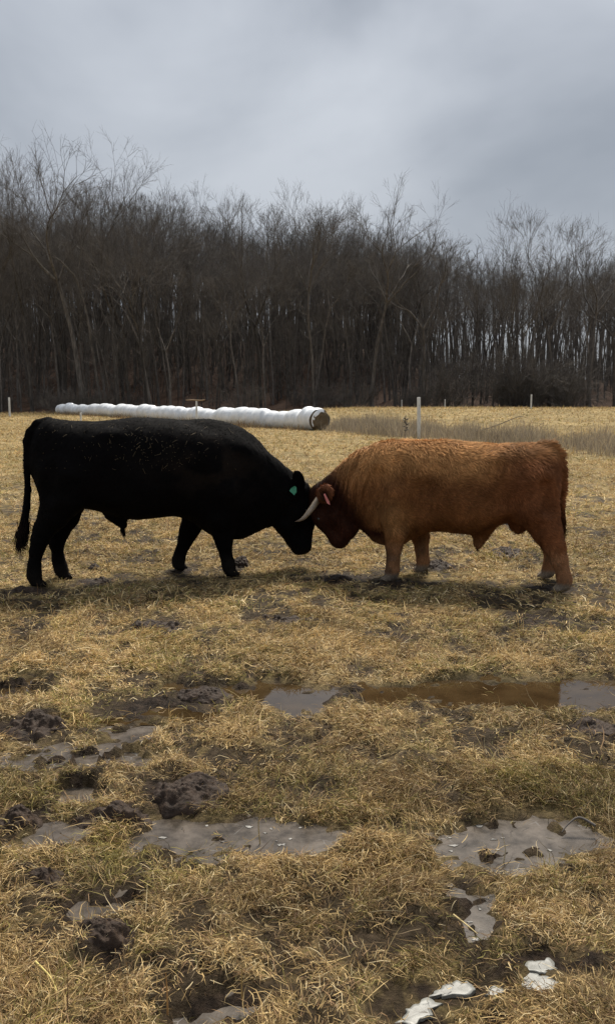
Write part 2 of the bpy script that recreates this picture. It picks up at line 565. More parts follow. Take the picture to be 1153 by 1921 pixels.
def fur(v, f, n, area, count, length, width, lift, flow, tone, seed, weight=None):
    """short hairs lying along flow on the skin v,f; returns verts, quads, tones"""
    g = np.random.default_rng(seed)
    w = area if weight is None else area * weight[f].mean(1)
    fi = g.choice(len(f), count, p=w / w.sum())
    u = g.random((count, 4)) + .05; u /= u.sum(1, keepdims=True)
    root = (v[f[fi]] * u[:, :, None]).sum(1)
    nn = (n[f[fi]] * u[:, :, None]).sum(1); nn /= np.linalg.norm(nn, axis=1, keepdims=True) + 1e-9
    wh = np.stack([vnoise(root[:, 0] * 7, root[:, 1] * 7, root[:, 2] * 7, seed + k_) - .5 for k_ in (1, 2, 3)], 1)
    d = flow(root) + g.normal(0, .22, (count, 3)) + 1.9 * wh
    d -= nn * (d * nn).sum(1, keepdims=True)
    d /= np.linalg.norm(d, axis=1, keepdims=True) + 1e-9
    ln = length(root) * g.uniform(.6, 1.3, count)
    side = np.cross(d, nn)
    wd = width * g.uniform(.6, 1.4, count)
    li = lift * g.uniform(.3, 1.6, count)
    p0 = root - nn * .002
    p1 = root + d * (ln * .55)[:, None] + nn * (ln * li * .75)[:, None]
    p2 = root + d * ln[:, None] + nn * (ln * li * .8)[:, None]
    hw = (side * wd[:, None]) / 2
    V = np.stack([p0 - hw, p0 + hw, p1 + hw * .8, p1 - hw * .8, p2], 1).reshape(-1, 3)
    k = np.arange(count)[:, None] * 5
    q = np.concatenate([k, k + 1, k + 2, k + 3], 1)
    tr = np.concatenate([k + 3, k + 2, k + 4], 1)
    tn = tone(root) * g.uniform(.7, 1.35, (count, 1))
    return V, [q, tr], np.repeat(tn, 5, axis=0)

m_coat_black = tone_mat("black_hide", .8, .03)
m_fur_black = tone_mat("black_hair", .85, .02)
m_coat_red = tone_mat("red_brown_hide", .75, .15)
m_fur_red = tone_mat("red_brown_hair", .8, .06, .10)
m_eye = simple("eye_gloss", (.01, .008, .006), (.015, .01, .008), 20, .08, spec=.6)
m_horn = None
m, t, b = mat("horn")
v = coords(t, (1, 1, 1))
a = attr(t, "along")
rr = t.nodes.new("ShaderNodeValToRGB")
rr.color_ramp.elements[0].position = 0; rr.color_ramp.elements[0].color = (.15, .115, .08, 1)
rr.color_ramp.elements[1].position = 1; rr.color_ramp.elements[1].color = (.09, .062, .045, 1)
e = rr.color_ramp.elements.new(.45); e.color = (.30, .24, .175, 1)
t.links.new(a.outputs["Fac"], rr.inputs[0])
c, f = noise_col(t, (.75, .75, .75), (1.1, 1.1, 1.1), 60, vec=v)
t.links.new(mixc(t, 1.0, rr.outputs[0], c, 'MULTIPLY'), b.inputs["Base Color"])
b.inputs["Roughness"].default_value = .38
m_horn = m
m_tag_green = simple("green_tag_plastic", (.04, .22, .13), (.06, .28, .17), 30, .4)
m_tag_pink = simple("pink_tag_plastic", (.55, .17, .16), (.62, .22, .2), 30, .4)

def spline(pts, n):
    P = np.array(pts, float); u = np.linspace(0, len(P) - 1, n)
    Q = np.concatenate([[2 * P[0] - P[1]], P, [2 * P[-1] - P[-2]]])
    i = np.minimum(u.astype(int), len(P) - 2); tt = (u - i)[:, None]
    a, b_, c_, d_ = Q[i], Q[i + 1], Q[i + 2], Q[i + 3]
    return .5 * (2 * b_ + (c_ - a) * tt + (2 * a - 5 * b_ + 4 * c_ - d_) * tt ** 2 + (3 * b_ - a - 3 * c_ + d_) * tt ** 3)

def horn_obj(pts, parent):
    s = spline(pts, 22)
    v, f = tubes(s[None, :, :3], s[None, :, 3], 14)
    al = np.repeat(np.linspace(0, 1, 22), 14)
    # faint growth rings near the base
    return obj("horn", mesh("horn", v, f, True, attrs={"along": al}), m_horn, parent)

def tag_plate(poly, thick, m, parent):
    """a flat plastic ear tag: outline in 3-D extruded by its thickness"""
    P = np.array(poly, float); n = np.cross(P[1] - P[0], P[2] - P[0]); n /= np.linalg.norm(n)
    k = len(P); v = np.concatenate([P + n * thick / 2, P - n * thick / 2])
    me = bpy.data.meshes.new("ear_tag")
    fs = [list(range(k)), list(range(2 * k - 1, k - 1, -1))] + [[i, i + k, (i + 1) % k + k, (i + 1) % k] for i in range(k)]
    me.from_pydata([tuple(p) for p in v], [], fs)
    return obj("ear_tag", me, m, parent)

def eye_obj(c, r, parent):
    u, w = np.meshgrid(np.linspace(0, 2 * math.pi, 17)[:-1], np.linspace(0.01, math.pi - .01, 9))
    p = np.stack([np.cos(u) * np.sin(w), np.sin(u) * np.sin(w), np.cos(w)], -1)
    k = np.arange(u.size).reshape(u.shape); kn = np.roll(k, -1, 1)
    f = np.stack([k[:-1], k[1:], kn[1:], kn[:-1]], -1).reshape(-1, 4)
    return obj("eye", mesh("eye", p.reshape(-1, 3) * r + np.array(c), f), m_eye, parent)

def hoof_toes(F, x, y, s, fx=1):
    """two claws of a cloven hoof"""
    for q in (-1, 1):
        F.cone((x - .01, y + q * .024 * s, .045, .034 * s), (x + .045 * fx, y + q * .027 * s, .022, .026 * s), .012)

# ---- the black bull (heading +X in its own frame, near side -Y)
FB = Field((-1.48, -.50, -.06), (1.30, .50, 1.48), .0125)
FB.loft([(-1.285, 1.08, 1.00, .05, 0), (-1.25, 1.25, .88, .15, 0), (-1.20, 1.335, .72, .21, 0), (-1.12, 1.388, .665, .26, 0), (-.92, 1.362, .645, .31, .0),
         (-.73, 1.356, .60, .35, -.05), (-.57, 1.371, .545, .38, -.08), (-.43, 1.388, .515, .40, -.08), (-.30, 1.386, .525, .405, -.08), (-.10, 1.373, .54, .40, -.03),
         (.04, 1.345, .49, .385, .05), (.19, 1.317, .37, .37, .15), (.32, 1.314, .305, .355, .25), (.42, 1.287, .30, .335, .3), (.52, 1.24, .305, .305, .3),
         (.62, 1.178, .355, .27, .28), (.725, 1.091, .395, .235, .25), (.84, .999, .42, .205, .2), (.956, .905, .49, .165, .1), (1.05, .815, .57, .125, 0), (1.11, .775, .64, .07, 0)], 2.25)
# haunch, hip bone, shoulder blade, ribs: the muscle masses that catch the light
FB.ell((-.98, -.15, .93), (.24, .19, .33), (0, .15, 0), .05); FB.ell((-.98, .15, .93), (.24, .19, .33), (0, .15, 0), .05)
FB.ell((.24, -.21, .85), (.18, .17, .36), (0, -.25, 0), .05); FB.ell((.24, .21, .85), (.18, .17, .36), (0, -.25, 0), .05)
FB.ell((-.62, -.22, 1.24), (.09, .07, .05), (0, 0, 0), .05); FB.ell((-.62, .22, 1.24), (.09, .07, .05), (0, 0, 0), .05)
FB.ell((.35, 0, 1.24), (.30, .14, .10), (0, .3, 0), .06)
FB.chain([(-1.0, -.16, .92, .22), (-1.03, -.18, .74, .165), (-1.10, -.175, .60, .118), (-1.175, -.16, .49, .083), (-1.215, -.15, .40, .068), (-1.243, -.145, .31, .053), (-1.268, -.14, .19, .047), (-1.272, -.138, .11, .054), (-1.262, -.138, .06, .052)])
hoof_toes(FB, -1.245, -.138, 1.0)
FB.chain([(-.95, .16, .92, .22), (-.96, .18, .72, .155), (-1.0, .165, .54, .108), (-1.055, .145, .42, .078), (-1.082, .135, .32, .058), (-1.075, .134, .18, .047), (-1.058, .134, .10, .053), (-1.045, .134, .06, .052)])
hoof_toes(FB, -1.03, .134, 1.0)
FB.chain([(.30, -.22, .75, .19), (.28, -.2, .54, .135), (.297, -.18, .38, .088), (.308, -.17, .29, .064), (.322, -.165, .20, .049), (.345, -.165, .11, .053), (.352, -.165, .06, .053)])
hoof_toes(FB, .37, -.165, 1.05)
FB.chain([(.20, .2, .7, .17), (.12, .22, .48, .108), (.068, .235, .36, .084), (.032, .24, .27, .061), (-.005, .245, .18, .048), (-.03, .25, .10, .053), (-.035, .25, .06, .053)])
hoof_toes(FB, -.02, .25, 1.05)
for q in (-1, 1):
    FB.cone((.12, q * .47, .62, .10), (.06, q * .46, .90, .07), .11, True)      # hollow behind the shoulder
    FB.cone((-.70, q * .47, .80, .11), (-.66, q * .47, 1.02, .08), .12, True)   # flank
    FB.cone((.52, q * .40, .70, .07), (.46, q * .38, 1.02, .06), .10, True)     # groove before the shoulder
    FB.cone((-1.16, q * .33, .78, .05), (-1.12, q * .36, .98, .05), .08, True)  # back of the thigh
# sheath and navel flap
FB.cone((-.60, 0, .58, .09), (-.535, 0, .475, .038), .05)
# tail
tb = [(-1.12, 0, 1.35, .045), (-1.20, -.01, 1.335, .040), (-1.262, -.015, 1.27, .034), (-1.290, -.02, 1.19, .029), (-1.296, -.02, 1.0, .027), (-1.296, -.02, .80, .027), (-1.312, -.02, .65, .030), (-1.338, -.02, .50, .036)]
FB.chain(tb, .02)
# head: skull, cheeks, nose, muzzle, ears
FB.cone((1.03, 0, .70, .11), (1.055, 0, .56, .115), .04)
for q in (-1, 1):
    FB.cone((.96, q * .05, .52, .12), (.90, q * .04, .44, .10), .04)
    FB.cone((.90, q * .04, .44, .095), (.985, q * .03, .27, .07), .04)
    FB.cone((1.07, q * .055, .60, .075), (1.09, q * .035, .42, .075), .04)
    FB.cone((1.09, q * .03, .42, .07), (1.072, q * .035, .23, .07), .04)
    FB.ell((1.055, q * .118, .56), (.035, .022, .025), (0, 0, 0), .03)
FB.ell((1.06, 0, .21), (.085, .088, .075), (0, .2, 0), .03)
FB.ell((1.02, 0, .185), (.06, .06, .05), (0, .4, 0), .03)
for q in (-1, 1):
    FB.cone((1.125, q * .045, .225, .016), (1.15, q * .055, .24, .012), .012, True)
    FB.ell((.985, q * .165, .825), (.056, .024, .118), (-q * .38, -.42, 0), .02)
vB, fB = FB.surface(); vB = relax(vB, fB, 2)
vB[:, 2] = np.maximum(vB[:, 2], -.012)
nB, aB = normals(vB, fB)
x, y, z = vB.T
d = (fbm(x * 14, y * 14, z * 14, 40, 3) - .5) * .008
crease = (fbm(x * 30 + z * 16, y * 4, (z - x * .4) * 5, 41, 3) - .5) * sstep(.4, .6, x) * (1 - sstep(.88, .98, x)) * .016
vB = vB + nB * (d + crease)[:, None]

def tone_black(p):
    x, y, z = p.T
    k = fbm(x * 6, y * 6, z * 6, 44, 3)
    c = np.array([.0034, .0031, .0034]) * (0.7 + .7 * k)[:, None]
    br = sstep(.45, .65, k) * np.exp(-((x - .2) / .4) ** 2 - ((z - 1.0) / .25) ** 2)      # sun-bleached shoulder
    c = c + br[:, None] * np.array([.008, .0055, .0035])
    dusty = sstep(.25, .05, z) * (.5 + .5 * k)
    c = c + dusty[:, None] * np.array([.012, .010, .008])
    return c
def flow_body(p):
    x, y, z = p.T
    return np.stack([-np.ones_like(x) * (.8 + .5 * sstep(.2, .8, x)), y * .3, -.55 - .7 * sstep(.75, .3, z)], 1)

TH_B, TH_R = R(17.0), R(163.0)
bull_b = empty("black_bull", (-1.0652, 7.3762, -.012), TH_B)
tag(bull_b, "large black bull with head lowered against the red-brown bull, green tag in its ear", "bull")
obj("body", mesh("body", vB, fB, True, tone_black(vB)), m_coat_black, bull_b)
V, Fq, T = fur(vB, fB, nB, aB, 26000, lambda p: .022 + 0 * p[:, 0], .0045, .16, flow_body, lambda p: tone_black(p) * 1.0, 5)
obj("coat_hair", mesh("coat_hair", V, Fq, True, T), m_fur_black, bull_b)
def switch(root, tip, r, count, ln, seed, tones, parent, name="tail_switch", m=None):
    """the long hair of a tail tip or of the sheath: many strands"""
    g = np.random.default_rng(seed)
    root = np.array(root); tip = np.array(tip)
    u = g.random(count)[:, None]
    p0 = root + (tip - root) * u * .55 + g.normal(0, r * .6, (count, 3)) * np.array([1, 1, .3])
    dr = (tip - root) / np.linalg.norm(tip - root)
    l = (ln * g.uniform(.6, 1.15, count))[:, None]
    p1 = p0 + dr * l * .5 + g.normal(0, r * .35, (count, 3)); p2 = p1 + dr * l * .5 + g.normal(0, r * .4, (count, 3))
    pts = np.stack([p0, p1, p2], 1)
    v, f = tubes(pts, np.tile(np.array([.003, .0028, .0008]), (count, 1)), 3)
    c = np.repeat(np.array(tones)[None] * g.uniform(.6, 1.4, (count, 1)), 9, axis=0)
    return obj(name, mesh(name, v, f, True, c), m, parent)
switch((-1.325, -.02, .57), (-1.378, -.02, .30), .030, 420, .17, 3, (.016, .011, .010), bull_b, m=m_fur_black)
switch((-.537, 0, .46), (-.532, 0, .39), .011, 60, .06, 4, (.012, .010, .009), bull_b, "sheath_hair", m_fur_black)
for q in (-1, 1): eye_obj((1.062, q * .128, .555), .019, bull_b)
tag_plate([(.893, -.222, .765), (.925, -.228, .788), (.943, -.228, .777), (.943, -.232, .735), (.920, -.236, .708), (.880, -.228, .745)], .003, m_tag_green, bull_b)
# chaff and straw caught in the coat along the back
g = np.random.default_rng(8)
sel = (nB[:, 1] < -.15) & (nB[:, 2] > -.1) & (vB[:, 2] > .95) & (vB[:, 0] < .4) & (vB[:, 0] > -1.2)
cand = np.argwhere(sel).ravel()
wt = .25 + np.exp(-((vB[cand, 0] + .25) / .3) ** 2 - ((vB[cand, 2] - 1.1) / .16) ** 2) * 1.6 + .5 * np.exp(-((vB[cand, 0] + .85) / .35) ** 2 - ((vB[cand, 2] - 1.3) / .06) ** 2)
pk = g.choice(cand, 300, p=wt / wt.sum(), replace=False)
rp, rn = vB[pk], nB[pk]
dd = g.normal(0, 1, (300, 3)); dd -= rn * (dd * rn).sum(1, keepdims=True); dd /= np.linalg.norm(dd, axis=1, keepdims=True)
ll = np.where(g.random(300) < .16, g.uniform(.025, .055, 300), g.uniform(.004, .012, 300))[:, None]
pts = np.stack([rp + rn * .006, rp + rn * .011 + dd * ll * .5, rp + rn * .009 + dd * ll], 1)
v, f = tubes(pts, np.tile(np.array([.0012, .0014, .0009]), (300, 1)), 4)
c = np.repeat(np.array([.12, .09, .05])[None] * g.uniform(.35, 1.25, (300, 1)), 12, axis=0)
m_straw = tone_mat("straw", .7, .2)
tag(obj("straw_flecks", mesh("straw_flecks", v, f, True, c), m_straw, bull_b), kind="stuff")

# ---- the red-brown bull (heading +X in its own frame, near side +Y)
FR = Field((-1.20, -.46, -.06), (1.26, .46, 1.29), .0115)
FR.loft([(-1.025, 1.0, .90, .04, 0), (-1.0, 1.09, .76, .13, 0), (-.96, 1.14, .60, .19, 0), (-.90, 1.163, .55, .225, 0), (-.775, 1.176, .51, .26, 0), (-.62, 1.167, .53, .29, -.04),
         (-.485, 1.159, .465, .31, -.06), (-.40, 1.165, .42, .325, -.06), (-.323, 1.172, .405, .33, -.05), (-.16, 1.186, .415, .335, -.03), (-.07, 1.194, .42, .335, 0), (.08, 1.187, .41, .325, .05),
         (.22, 1.187, .33, .315, .2), (.29, 1.187, .275, .305, .3), (.43, 1.184, .268, .285, .35), (.53, 1.163, .29, .26, .4), (.60, 1.13, .36, .235, .35), (.69, 1.09, .43, .205, .2), (.81, 1.003, .46, .17, .1),
         (.91, .912, .48, .145, 0), (1.0, .83, .50, .125, 0), (1.07, .79, .56, .095, 0), (1.115, .745, .63, .05, 0)], 2.25)
FR.ell((-.78, .13, .82), (.22, .16, .30), (0, .1, 0), .05); FR.ell((-.78, -.13, .82), (.22, .16, .30), (0, .1, 0), .05)
FR.ell((.30, .19, .76), (.16, .14, .28), (0, -.25, 0), .05); FR.ell((.30, -.19, .76), (.16, .14, .28), (0, -.25, 0), .05)
FR.ell((-.52, .19, 1.05), (.08, .06, .05), (0, 0, 0), .05); FR.ell((-.52, -.19, 1.05), (.08, .06, .05), (0, 0, 0), .05)
FR.chain([(.30, .19, .75, .17), (.305, .225, .56, .128), (.30, .25, .43, .092), (.311, .26, .30, .062), (.315, .26, .19, .050), (.32, .26, .10, .053), (.332, .26, .06, .052)])
hoof_toes(FR, .35, .26, 1.0)
FR.chain([(.25, -.18, .7, .16), (.2, -.2, .46, .105), (.165, -.21, .33, .074), (.15, -.21, .2, .053), (.136, -.21, .11, .053), (.142, -.21, .06, .052)])
hoof_toes(FR, .158, -.21, 1.0)
FR.chain([(-.80, .14, .85, .20), (-.85, .18, .65, .165), (-.925, .20, .48, .115), (-.985, .23, .37, .083), (-1.03, .245, .257, .060), (-1.06, .255, .167, .049), (-1.078, .26, .10, .053), (-1.072, .26, .06, .052)])
hoof_toes(FR, -1.055, .26, 1.0)
FR.chain([(-.78, -.14, .8, .19), (-.83, -.18, .6, .14), (-.91, -.22, .42, .092), (-.952, -.24, .28, .062), (-.955, -.25, .16, .049), (-.947, -.26, .09, .052), (-.935, -.26, .06, .052)])
hoof_toes(FR, -.915, -.26, 1.0)
for q in (-1, 1):
    FR.cone((.13, q * .39, .52, .09), (.06, q * .39, .80, .06), .10, True)
    FR.cone((-.56, q * .385, .72, .10), (-.52, q * .385, .92, .07), .11, True)
    FR.cone((.50, q * .345, .62, .065), (.44, q * .335, .90, .05), .09, True)
    FR.cone((-.93, q * .30, .68, .05), (-.90, q * .31, .86, .05), .07, True)
FR.cone((-.40, 0, .46, .09), (-.362, 0, .325, .042), .05)
FR.ell((-.69, 0, .50), (.075, .06, .075), (0, 0, 0), .04)
tr_ = [(-.85, 0, 1.155, .045), (-.93, .01, 1.158, .040), (-1.0, .015, 1.09, .033), (-1.028, .02, .98, .027), (-1.036, .02, .82, .024), (-1.034, .02, .68, .023), (-1.03, .02, .58, .022)]
FR.chain(tr_, .02)
FR.cone((1.02, 0, .66, .105), (1.0, 0, .53, .118), .04)
for q in (-1, 1):
    FR.cone((1.03, q * .055, .58, .085), (.985, q * .06, .48, .085), .04)
    FR.cone((.97, q * .035, .46, .078), (.885, q * .03, .335, .066), .04)
    FR.cone((.87, q * .05, .53, .11), (.775, q * .035, .41, .08), .04)
    FR.cone((.775, q * .03, .41, .07), (.83, q * .025, .31, .06), .04)
    FR.ell((1.0, q * .135, .50), (.034, .02, .026), (0, 0, 0), .03)
FR.ell((.865, 0, .295), (.078, .085, .072), (0, -.5, 0), .03)
for q in (-1, 1):
    FR.cone((.905, q * .045, .27, .014), (.925, q * .055, .262, .011), .012, True)
    FR.ell((.945, q * .175, .735), (.045, .10, .035), (0, -.5, q * .5), .025)
FR.ell((.925, .235, .735), (.070, .045, .088), (0, -.45, 0), .02)
FR.cone((.935, .285, .745, .036), (.912, .29, .70, .026), .012, True)
vR, fR = FR.surface(); vR = relax(vR, fR, 2)
vR[:, 2] = np.maximum(vR[:, 2], -.012)
nR, aR = normals(vR, fR)
x, y, z = vR.T
d = (fbm(x * 16, y * 16, z * 10, 50, 4) - .5) * .012 * sstep(.2, .5, z)
wr = np.exp(-((x - .68) / .22) ** 2) * sstep(.45, .6, z)
d = d + wr * (fbm((x + .25 * z) * 42, y * 6, z * 5, 51, 2) - .5) * .055
vR = vR + nR * d[:, None]

def tone_red(p):
    x, y, z = p.T
    k = fbm(x * 5, y * 5, z * 5, 54, 3)[:, None]
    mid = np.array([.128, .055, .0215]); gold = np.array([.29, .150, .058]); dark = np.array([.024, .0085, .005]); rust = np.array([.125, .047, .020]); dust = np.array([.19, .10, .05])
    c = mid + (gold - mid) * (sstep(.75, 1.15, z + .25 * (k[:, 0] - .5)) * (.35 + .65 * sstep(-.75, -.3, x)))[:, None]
    c = c + (rust - c) * (sstep(-.35, -.75, x) * (1 - sstep(1.02, 1.15, z)))[:, None] * .8
    c = c + (gold * .8 - c) * (np.exp(-((x - .33) / .16) ** 2 - ((z - .55) / .17) ** 2) * .8)[:, None]
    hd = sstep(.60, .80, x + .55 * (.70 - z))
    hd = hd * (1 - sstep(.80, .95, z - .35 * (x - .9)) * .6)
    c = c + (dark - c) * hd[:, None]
    ear = sstep(.17, .21, np.abs(y)) * (x > .8) * (z > .62)
    inner = np.exp(-((x - .925) / .05) ** 4 - ((z - .725) / .06) ** 4) * (y > .24)
    c = c + (np.array([.13, .05, .024]) * (1 - .85 * inner[:, None]) - c) * ear[:, None]
    dew = sstep(.47, .40, z) * sstep(.36, .46, x)
    c = c + (dark * 1.2 - c) * dew[:, None]
    leg = sstep(.40, .25, z) * (x < .6)
    c = c + (dust - c) * (leg * (.45 + .5 * k[:, 0]))[:, None]
    muddy = sstep(.48, .62, fbm(x * 14, y * 14, z * 9, 58, 3)) * sstep(.42, .2, z) * (x < .6)
    c = c + (np.array([.06, .043, .03]) - c) * (muddy * .5)[:, None]
    hoof = sstep(.10, .06, z)
    c = c + (np.array([.13, .105, .08]) - c) * (hoof * (x < .6))[:, None]
    stk = fbm(x * 38 + z * 9, y * 20, z * 9, 57, 3)[:, None]
    return c * (.78 + .85 * k) * (.55 + .9 * stk)
def flow_red(p):
    x, y, z = p.T
    nk = np.exp(-((x - .62) / .3) ** 2)
    return np.stack([-np.ones_like(x) * (.9 - .5 * nk), y * .3, -.6 - .7 * nk - .5 * sstep(.7, .3, z)], 1)
def len_red(p):
    x, y, z = p.T
    return .026 + .024 * sstep(.6, 1.1, z) * (1 - .7 * sstep(.4, .55, x)) - .014 * sstep(.35, .15, z) - .014 * sstep(.85, 1.0, x) * (z < .6)

bull_r = empty("red_bull", (1.1017, 7.2624, -.012), TH_R)
tag(bull_r, "shaggy red-brown bull with a pale horn, pushing its forehead against the black bull", "bull")
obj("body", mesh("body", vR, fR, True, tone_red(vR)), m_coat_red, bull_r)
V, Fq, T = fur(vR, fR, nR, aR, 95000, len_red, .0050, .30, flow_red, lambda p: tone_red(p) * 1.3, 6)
obj("coat_hair", mesh("coat_hair", V, Fq, True, T), m_fur_red, bull_r)
switch((-1.03, .02, .66), (-1.046, .02, .43), .020, 260, .16, 7, (.07, .030, .014), bull_r, m=m_fur_red)
switch((-.360, 0, .30), (-.36, 0, .27), .012, 40, .03, 9, (.05, .022, .012), bull_r, "sheath_hair", m_fur_red)
horn_obj([(.985, .085, .715, .031), (1.005, .15, .675, .029), (1.045, .23, .595, .025), (1.095, .28, .525, .0175), (1.135, .30, .499, .0095), (1.175, .30, .488, .002)], bull_r)
horn_obj([(.985, -.085, .715, .031), (1.005, -.15, .675, .029), (1.045, -.23, .595, .025), (1.095, -.28, .525, .0175), (1.135, -.30, .499, .0095), (1.175, -.30, .488, .002)], bull_r)
for q in (-1, 1): eye_obj((1.005, q * .146, .497), .018, bull_r)
tag_plate([(.905, .300, .742), (.916, .301, .735), (.885, .306, .66), (.858, .308, .645), (.862, .308, .672)], .003, m_tag_pink, bull_r)

# ------------------------------------------------------------------ matted winter grass
m_grass = tone_mat("dead_grass", .7, .18, .22)

def blades(rx, ry, rz, az, el, ln, wd, droop, tone, g, seg=3):
    n = len(rx)
    pts = [np.stack([rx, ry, rz], 1)]
    a = el.copy(); turn = g.normal(0, .55, n)
    for s in range(seg):
        st = ln / seg
        q = az + turn * s
        pts.append(pts[-1] + np.stack([np.cos(q) * np.cos(a), np.sin(q) * np.cos(a), np.sin(a)], 1) * st[:, None])
        a = a - droop
    # ends that droop come to lie on the ground, not under it
    P = np.stack(pts, 1)
    P[:, 1:, 2] = np.maximum(P[:, 1:, 2], rz[:, None] - .004)
    roll = g.normal(0, .7, n)
    side = np.stack([-np.sin(az) * np.cos(roll), np.cos(az) * np.cos(roll), np.sin(roll)], 1)
    wprof = [.8, 1.0, .75] if seg == 3 else [.9, .8]
    vs = []
    for s in range(seg):
        hw = side * (wd * wprof[s] / 2)[:, None]
        vs += [P[:, s] - hw, P[:, s] + hw]
    vs.append(P[:, seg])
    V = np.stack(vs, 1); k = V.shape[1]
    o = (np.arange(n) * k)[:, None]
    q = np.concatenate([np.concatenate([o + 2 * s, o + 2 * s + 1, o + 2 * s + 3, o + 2 * s + 2], 1) for s in range(seg - 1)])
    tr = np.concatenate([o + 2 * (seg - 1), o + 2 * (seg - 1) + 1, o + k - 1], 1)
    return V.reshape(-1, 3), q, tr, np.repeat(tone, k, axis=0)

def scatter(g, y0, y1, count, spread=.62, power=1.0):
    """points over the field between two distances, wide enough for a step aside"""
    y = y0 + (y1 - y0) * g.random(count) ** power
    y = np.sqrt(y0 ** 2 + (y1 ** 2 - y0 ** 2) * g.random(count)) if power == 1.0 else y
    x = (g.random(count) * 2 - 1) * (spread * y + .5)
    return x, y

def grass_tone(x, y, g):
    n = len(x)
    gr = sstep(.52, .70, fbm(x * 1.9, y * 1.9, seed=61, octv=3)) * (.26 + .14 * sstep(5, 3, y)) + .04 + .24 * sstep(.52, .66, fbm(x * 6, y * 6, seed=62, octv=3))
    st = np.array([[.66, .48, .222], [.53, .365, .158], [.74, .595, .345], [.36, .226, .118]])
    gn = np.array([[.28, .235, .068], [.37, .305, .09], [.19, .17, .052]])
    c = st[g.choice(4, n, p=[.40, .27, .16, .17])]
    isg = g.random(n) < gr
    c = np.where(isg[:, None], gn[g.integers(0, 3, n)], c)
    br = fbm(x * .9 + 5, y * .9, seed=66, octv=3)
    c = c * (.72 + .56 * br)[:, None] * g.uniform(.75, 1.2, (n, 1))
    soil = sstep(.44, .62, fbm(x * 2.3, y * 2.9, seed=67, octv=4, gain=.6)) * (1 - sstep(7, 14, y))
    dirt = g.random(n) < .15 + .30 * soil + .13 * sstep(4.6, 3.0, y)
    c = np.where(dirt[:, None], c * np.array([.34, .30, .27]) + .008, c)
    c = c * (1 - .15 * soil)[:, None]
    return c

def wetness(x, y):
    isl = np.exp(-((x - .215) / .115) ** 2 - ((y - 2.735) / .070) ** 2)
    return np.maximum(np.maximum(blob(x, y, ICE, 9, .3), blob(x, y, BROWN, 7, .35) * brown_isles(x, y)), slush(x, y, .4)) * (1 - np.clip(isl * 1.6, 0, 1))

def grass_band(y0, y1, tufts, per, ln, wd, seed, el0, seg=3, gap=.515):
    g = np.random.default_rng(seed)
    tx, ty = scatter(g, y0, y1, tufts)
    mud = blob(tx, ty, MUD, 3); wet = wetness(tx, ty)
    bare = bareness(tx, ty, gap)
    keep = g.random(tufts) < (1 - mud * .95) * (1 - sstep(.12, .5, wet) * .99) * (1 - .92 * bare)
    tx, ty = tx[keep], ty[keep]
    m = len(tx)
    k = g.integers(int(per * .5), int(per * 1.5) + 1, m)
    ti = np.repeat(np.arange(m), k)
    n = len(ti)
    sp = (.012 + .018 * g.random(m)) * (1 + wd * 40)
    x = tx[ti] + g.normal(0, 1, n) * sp[ti]; y = ty[ti] + g.normal(0, 1, n) * sp[ti]
    lean = fbm(tx * 2.1, ty * 2.1, seed=81, octv=3) * 18.0
    az = lean[ti] + g.normal(0, .95, n)
    el = np.clip(g.normal(el0, .45, n), .0, 1.45)
    big = (.6 + .9 * fbm(tx * 2.6, ty * 2.6, seed=91, octv=3))[ti]
    trod = 1 - .45 * np.exp(-((y - 7.2) / .8) ** 2) * (np.abs(x) < 3)
    L_ = ln * big * np.exp(g.normal(-.1, .42, n)) * trod
    ex = x + np.cos(az) * L_ * .9; ey = y + np.sin(az) * L_ * .9
    ok = (wetness(ex, ey) < .35) | (g.random(n) < .04)
    x, y, az, el, L_, ti = x[ok], y[ok], az[ok], el[ok], L_[ok], ti[ok]; n = len(x)
    # matted thatch: blades lie at all heights of the mat
    z = hgt(x, y) - .004 + (g.random(n) ** 2 * .022 if y1 < 12 else 0)
    dr = g.normal(.40, .34, n)
    W_ = wd * g.uniform(.6, 1.35, n)
    return blades(x, y, z, az, el, L_, W_, dr, grass_tone(tx[ti], ty[ti], g), g, seg)

def litter_band(y0, y1, count, ln, wd, seed):
    """loose straws lying flat on top"""
    g = np.random.default_rng(seed)
    x, y = scatter(g, y0, y1, count)
    mud = np.maximum(blob(x, y, MUD, 3), .72 * bareness(x, y, .515)); wet = wetness(x, y)
    keep = g.random(count) < (1 - .93 * mud) * (1 - .965 * sstep(.1, .6, wet))
    x, y = x[keep], y[keep]; n = len(x)
    c = grass_tone(x, y, g)
    return blades(x, y, np.maximum(hgt(x, y), -.026) + g.uniform(.002, .022, n), g.uniform(0, 6.28, n), np.abs(g.normal(.05, .12, n)), ln * g.uniform(.4, 1.6, n), wd * g.uniform(.6, 1.3, n), g.normal(.10, .30, n), c, g)

def grass_object(name, bands, label):
    vs, qs, ts, cs, off = [], [], [], [], 0
    for V, q, tr, c in bands:
        vs.append(V); qs.append(q + off); ts.append(tr + off); cs.append(c); off += len(V)
    o = obj(name, mesh(name, np.concatenate(vs), [np.concatenate(qs), np.concatenate(ts)], True, np.concatenate(cs)), m_grass)
    return tag(o, label, "grass", kind="stuff")

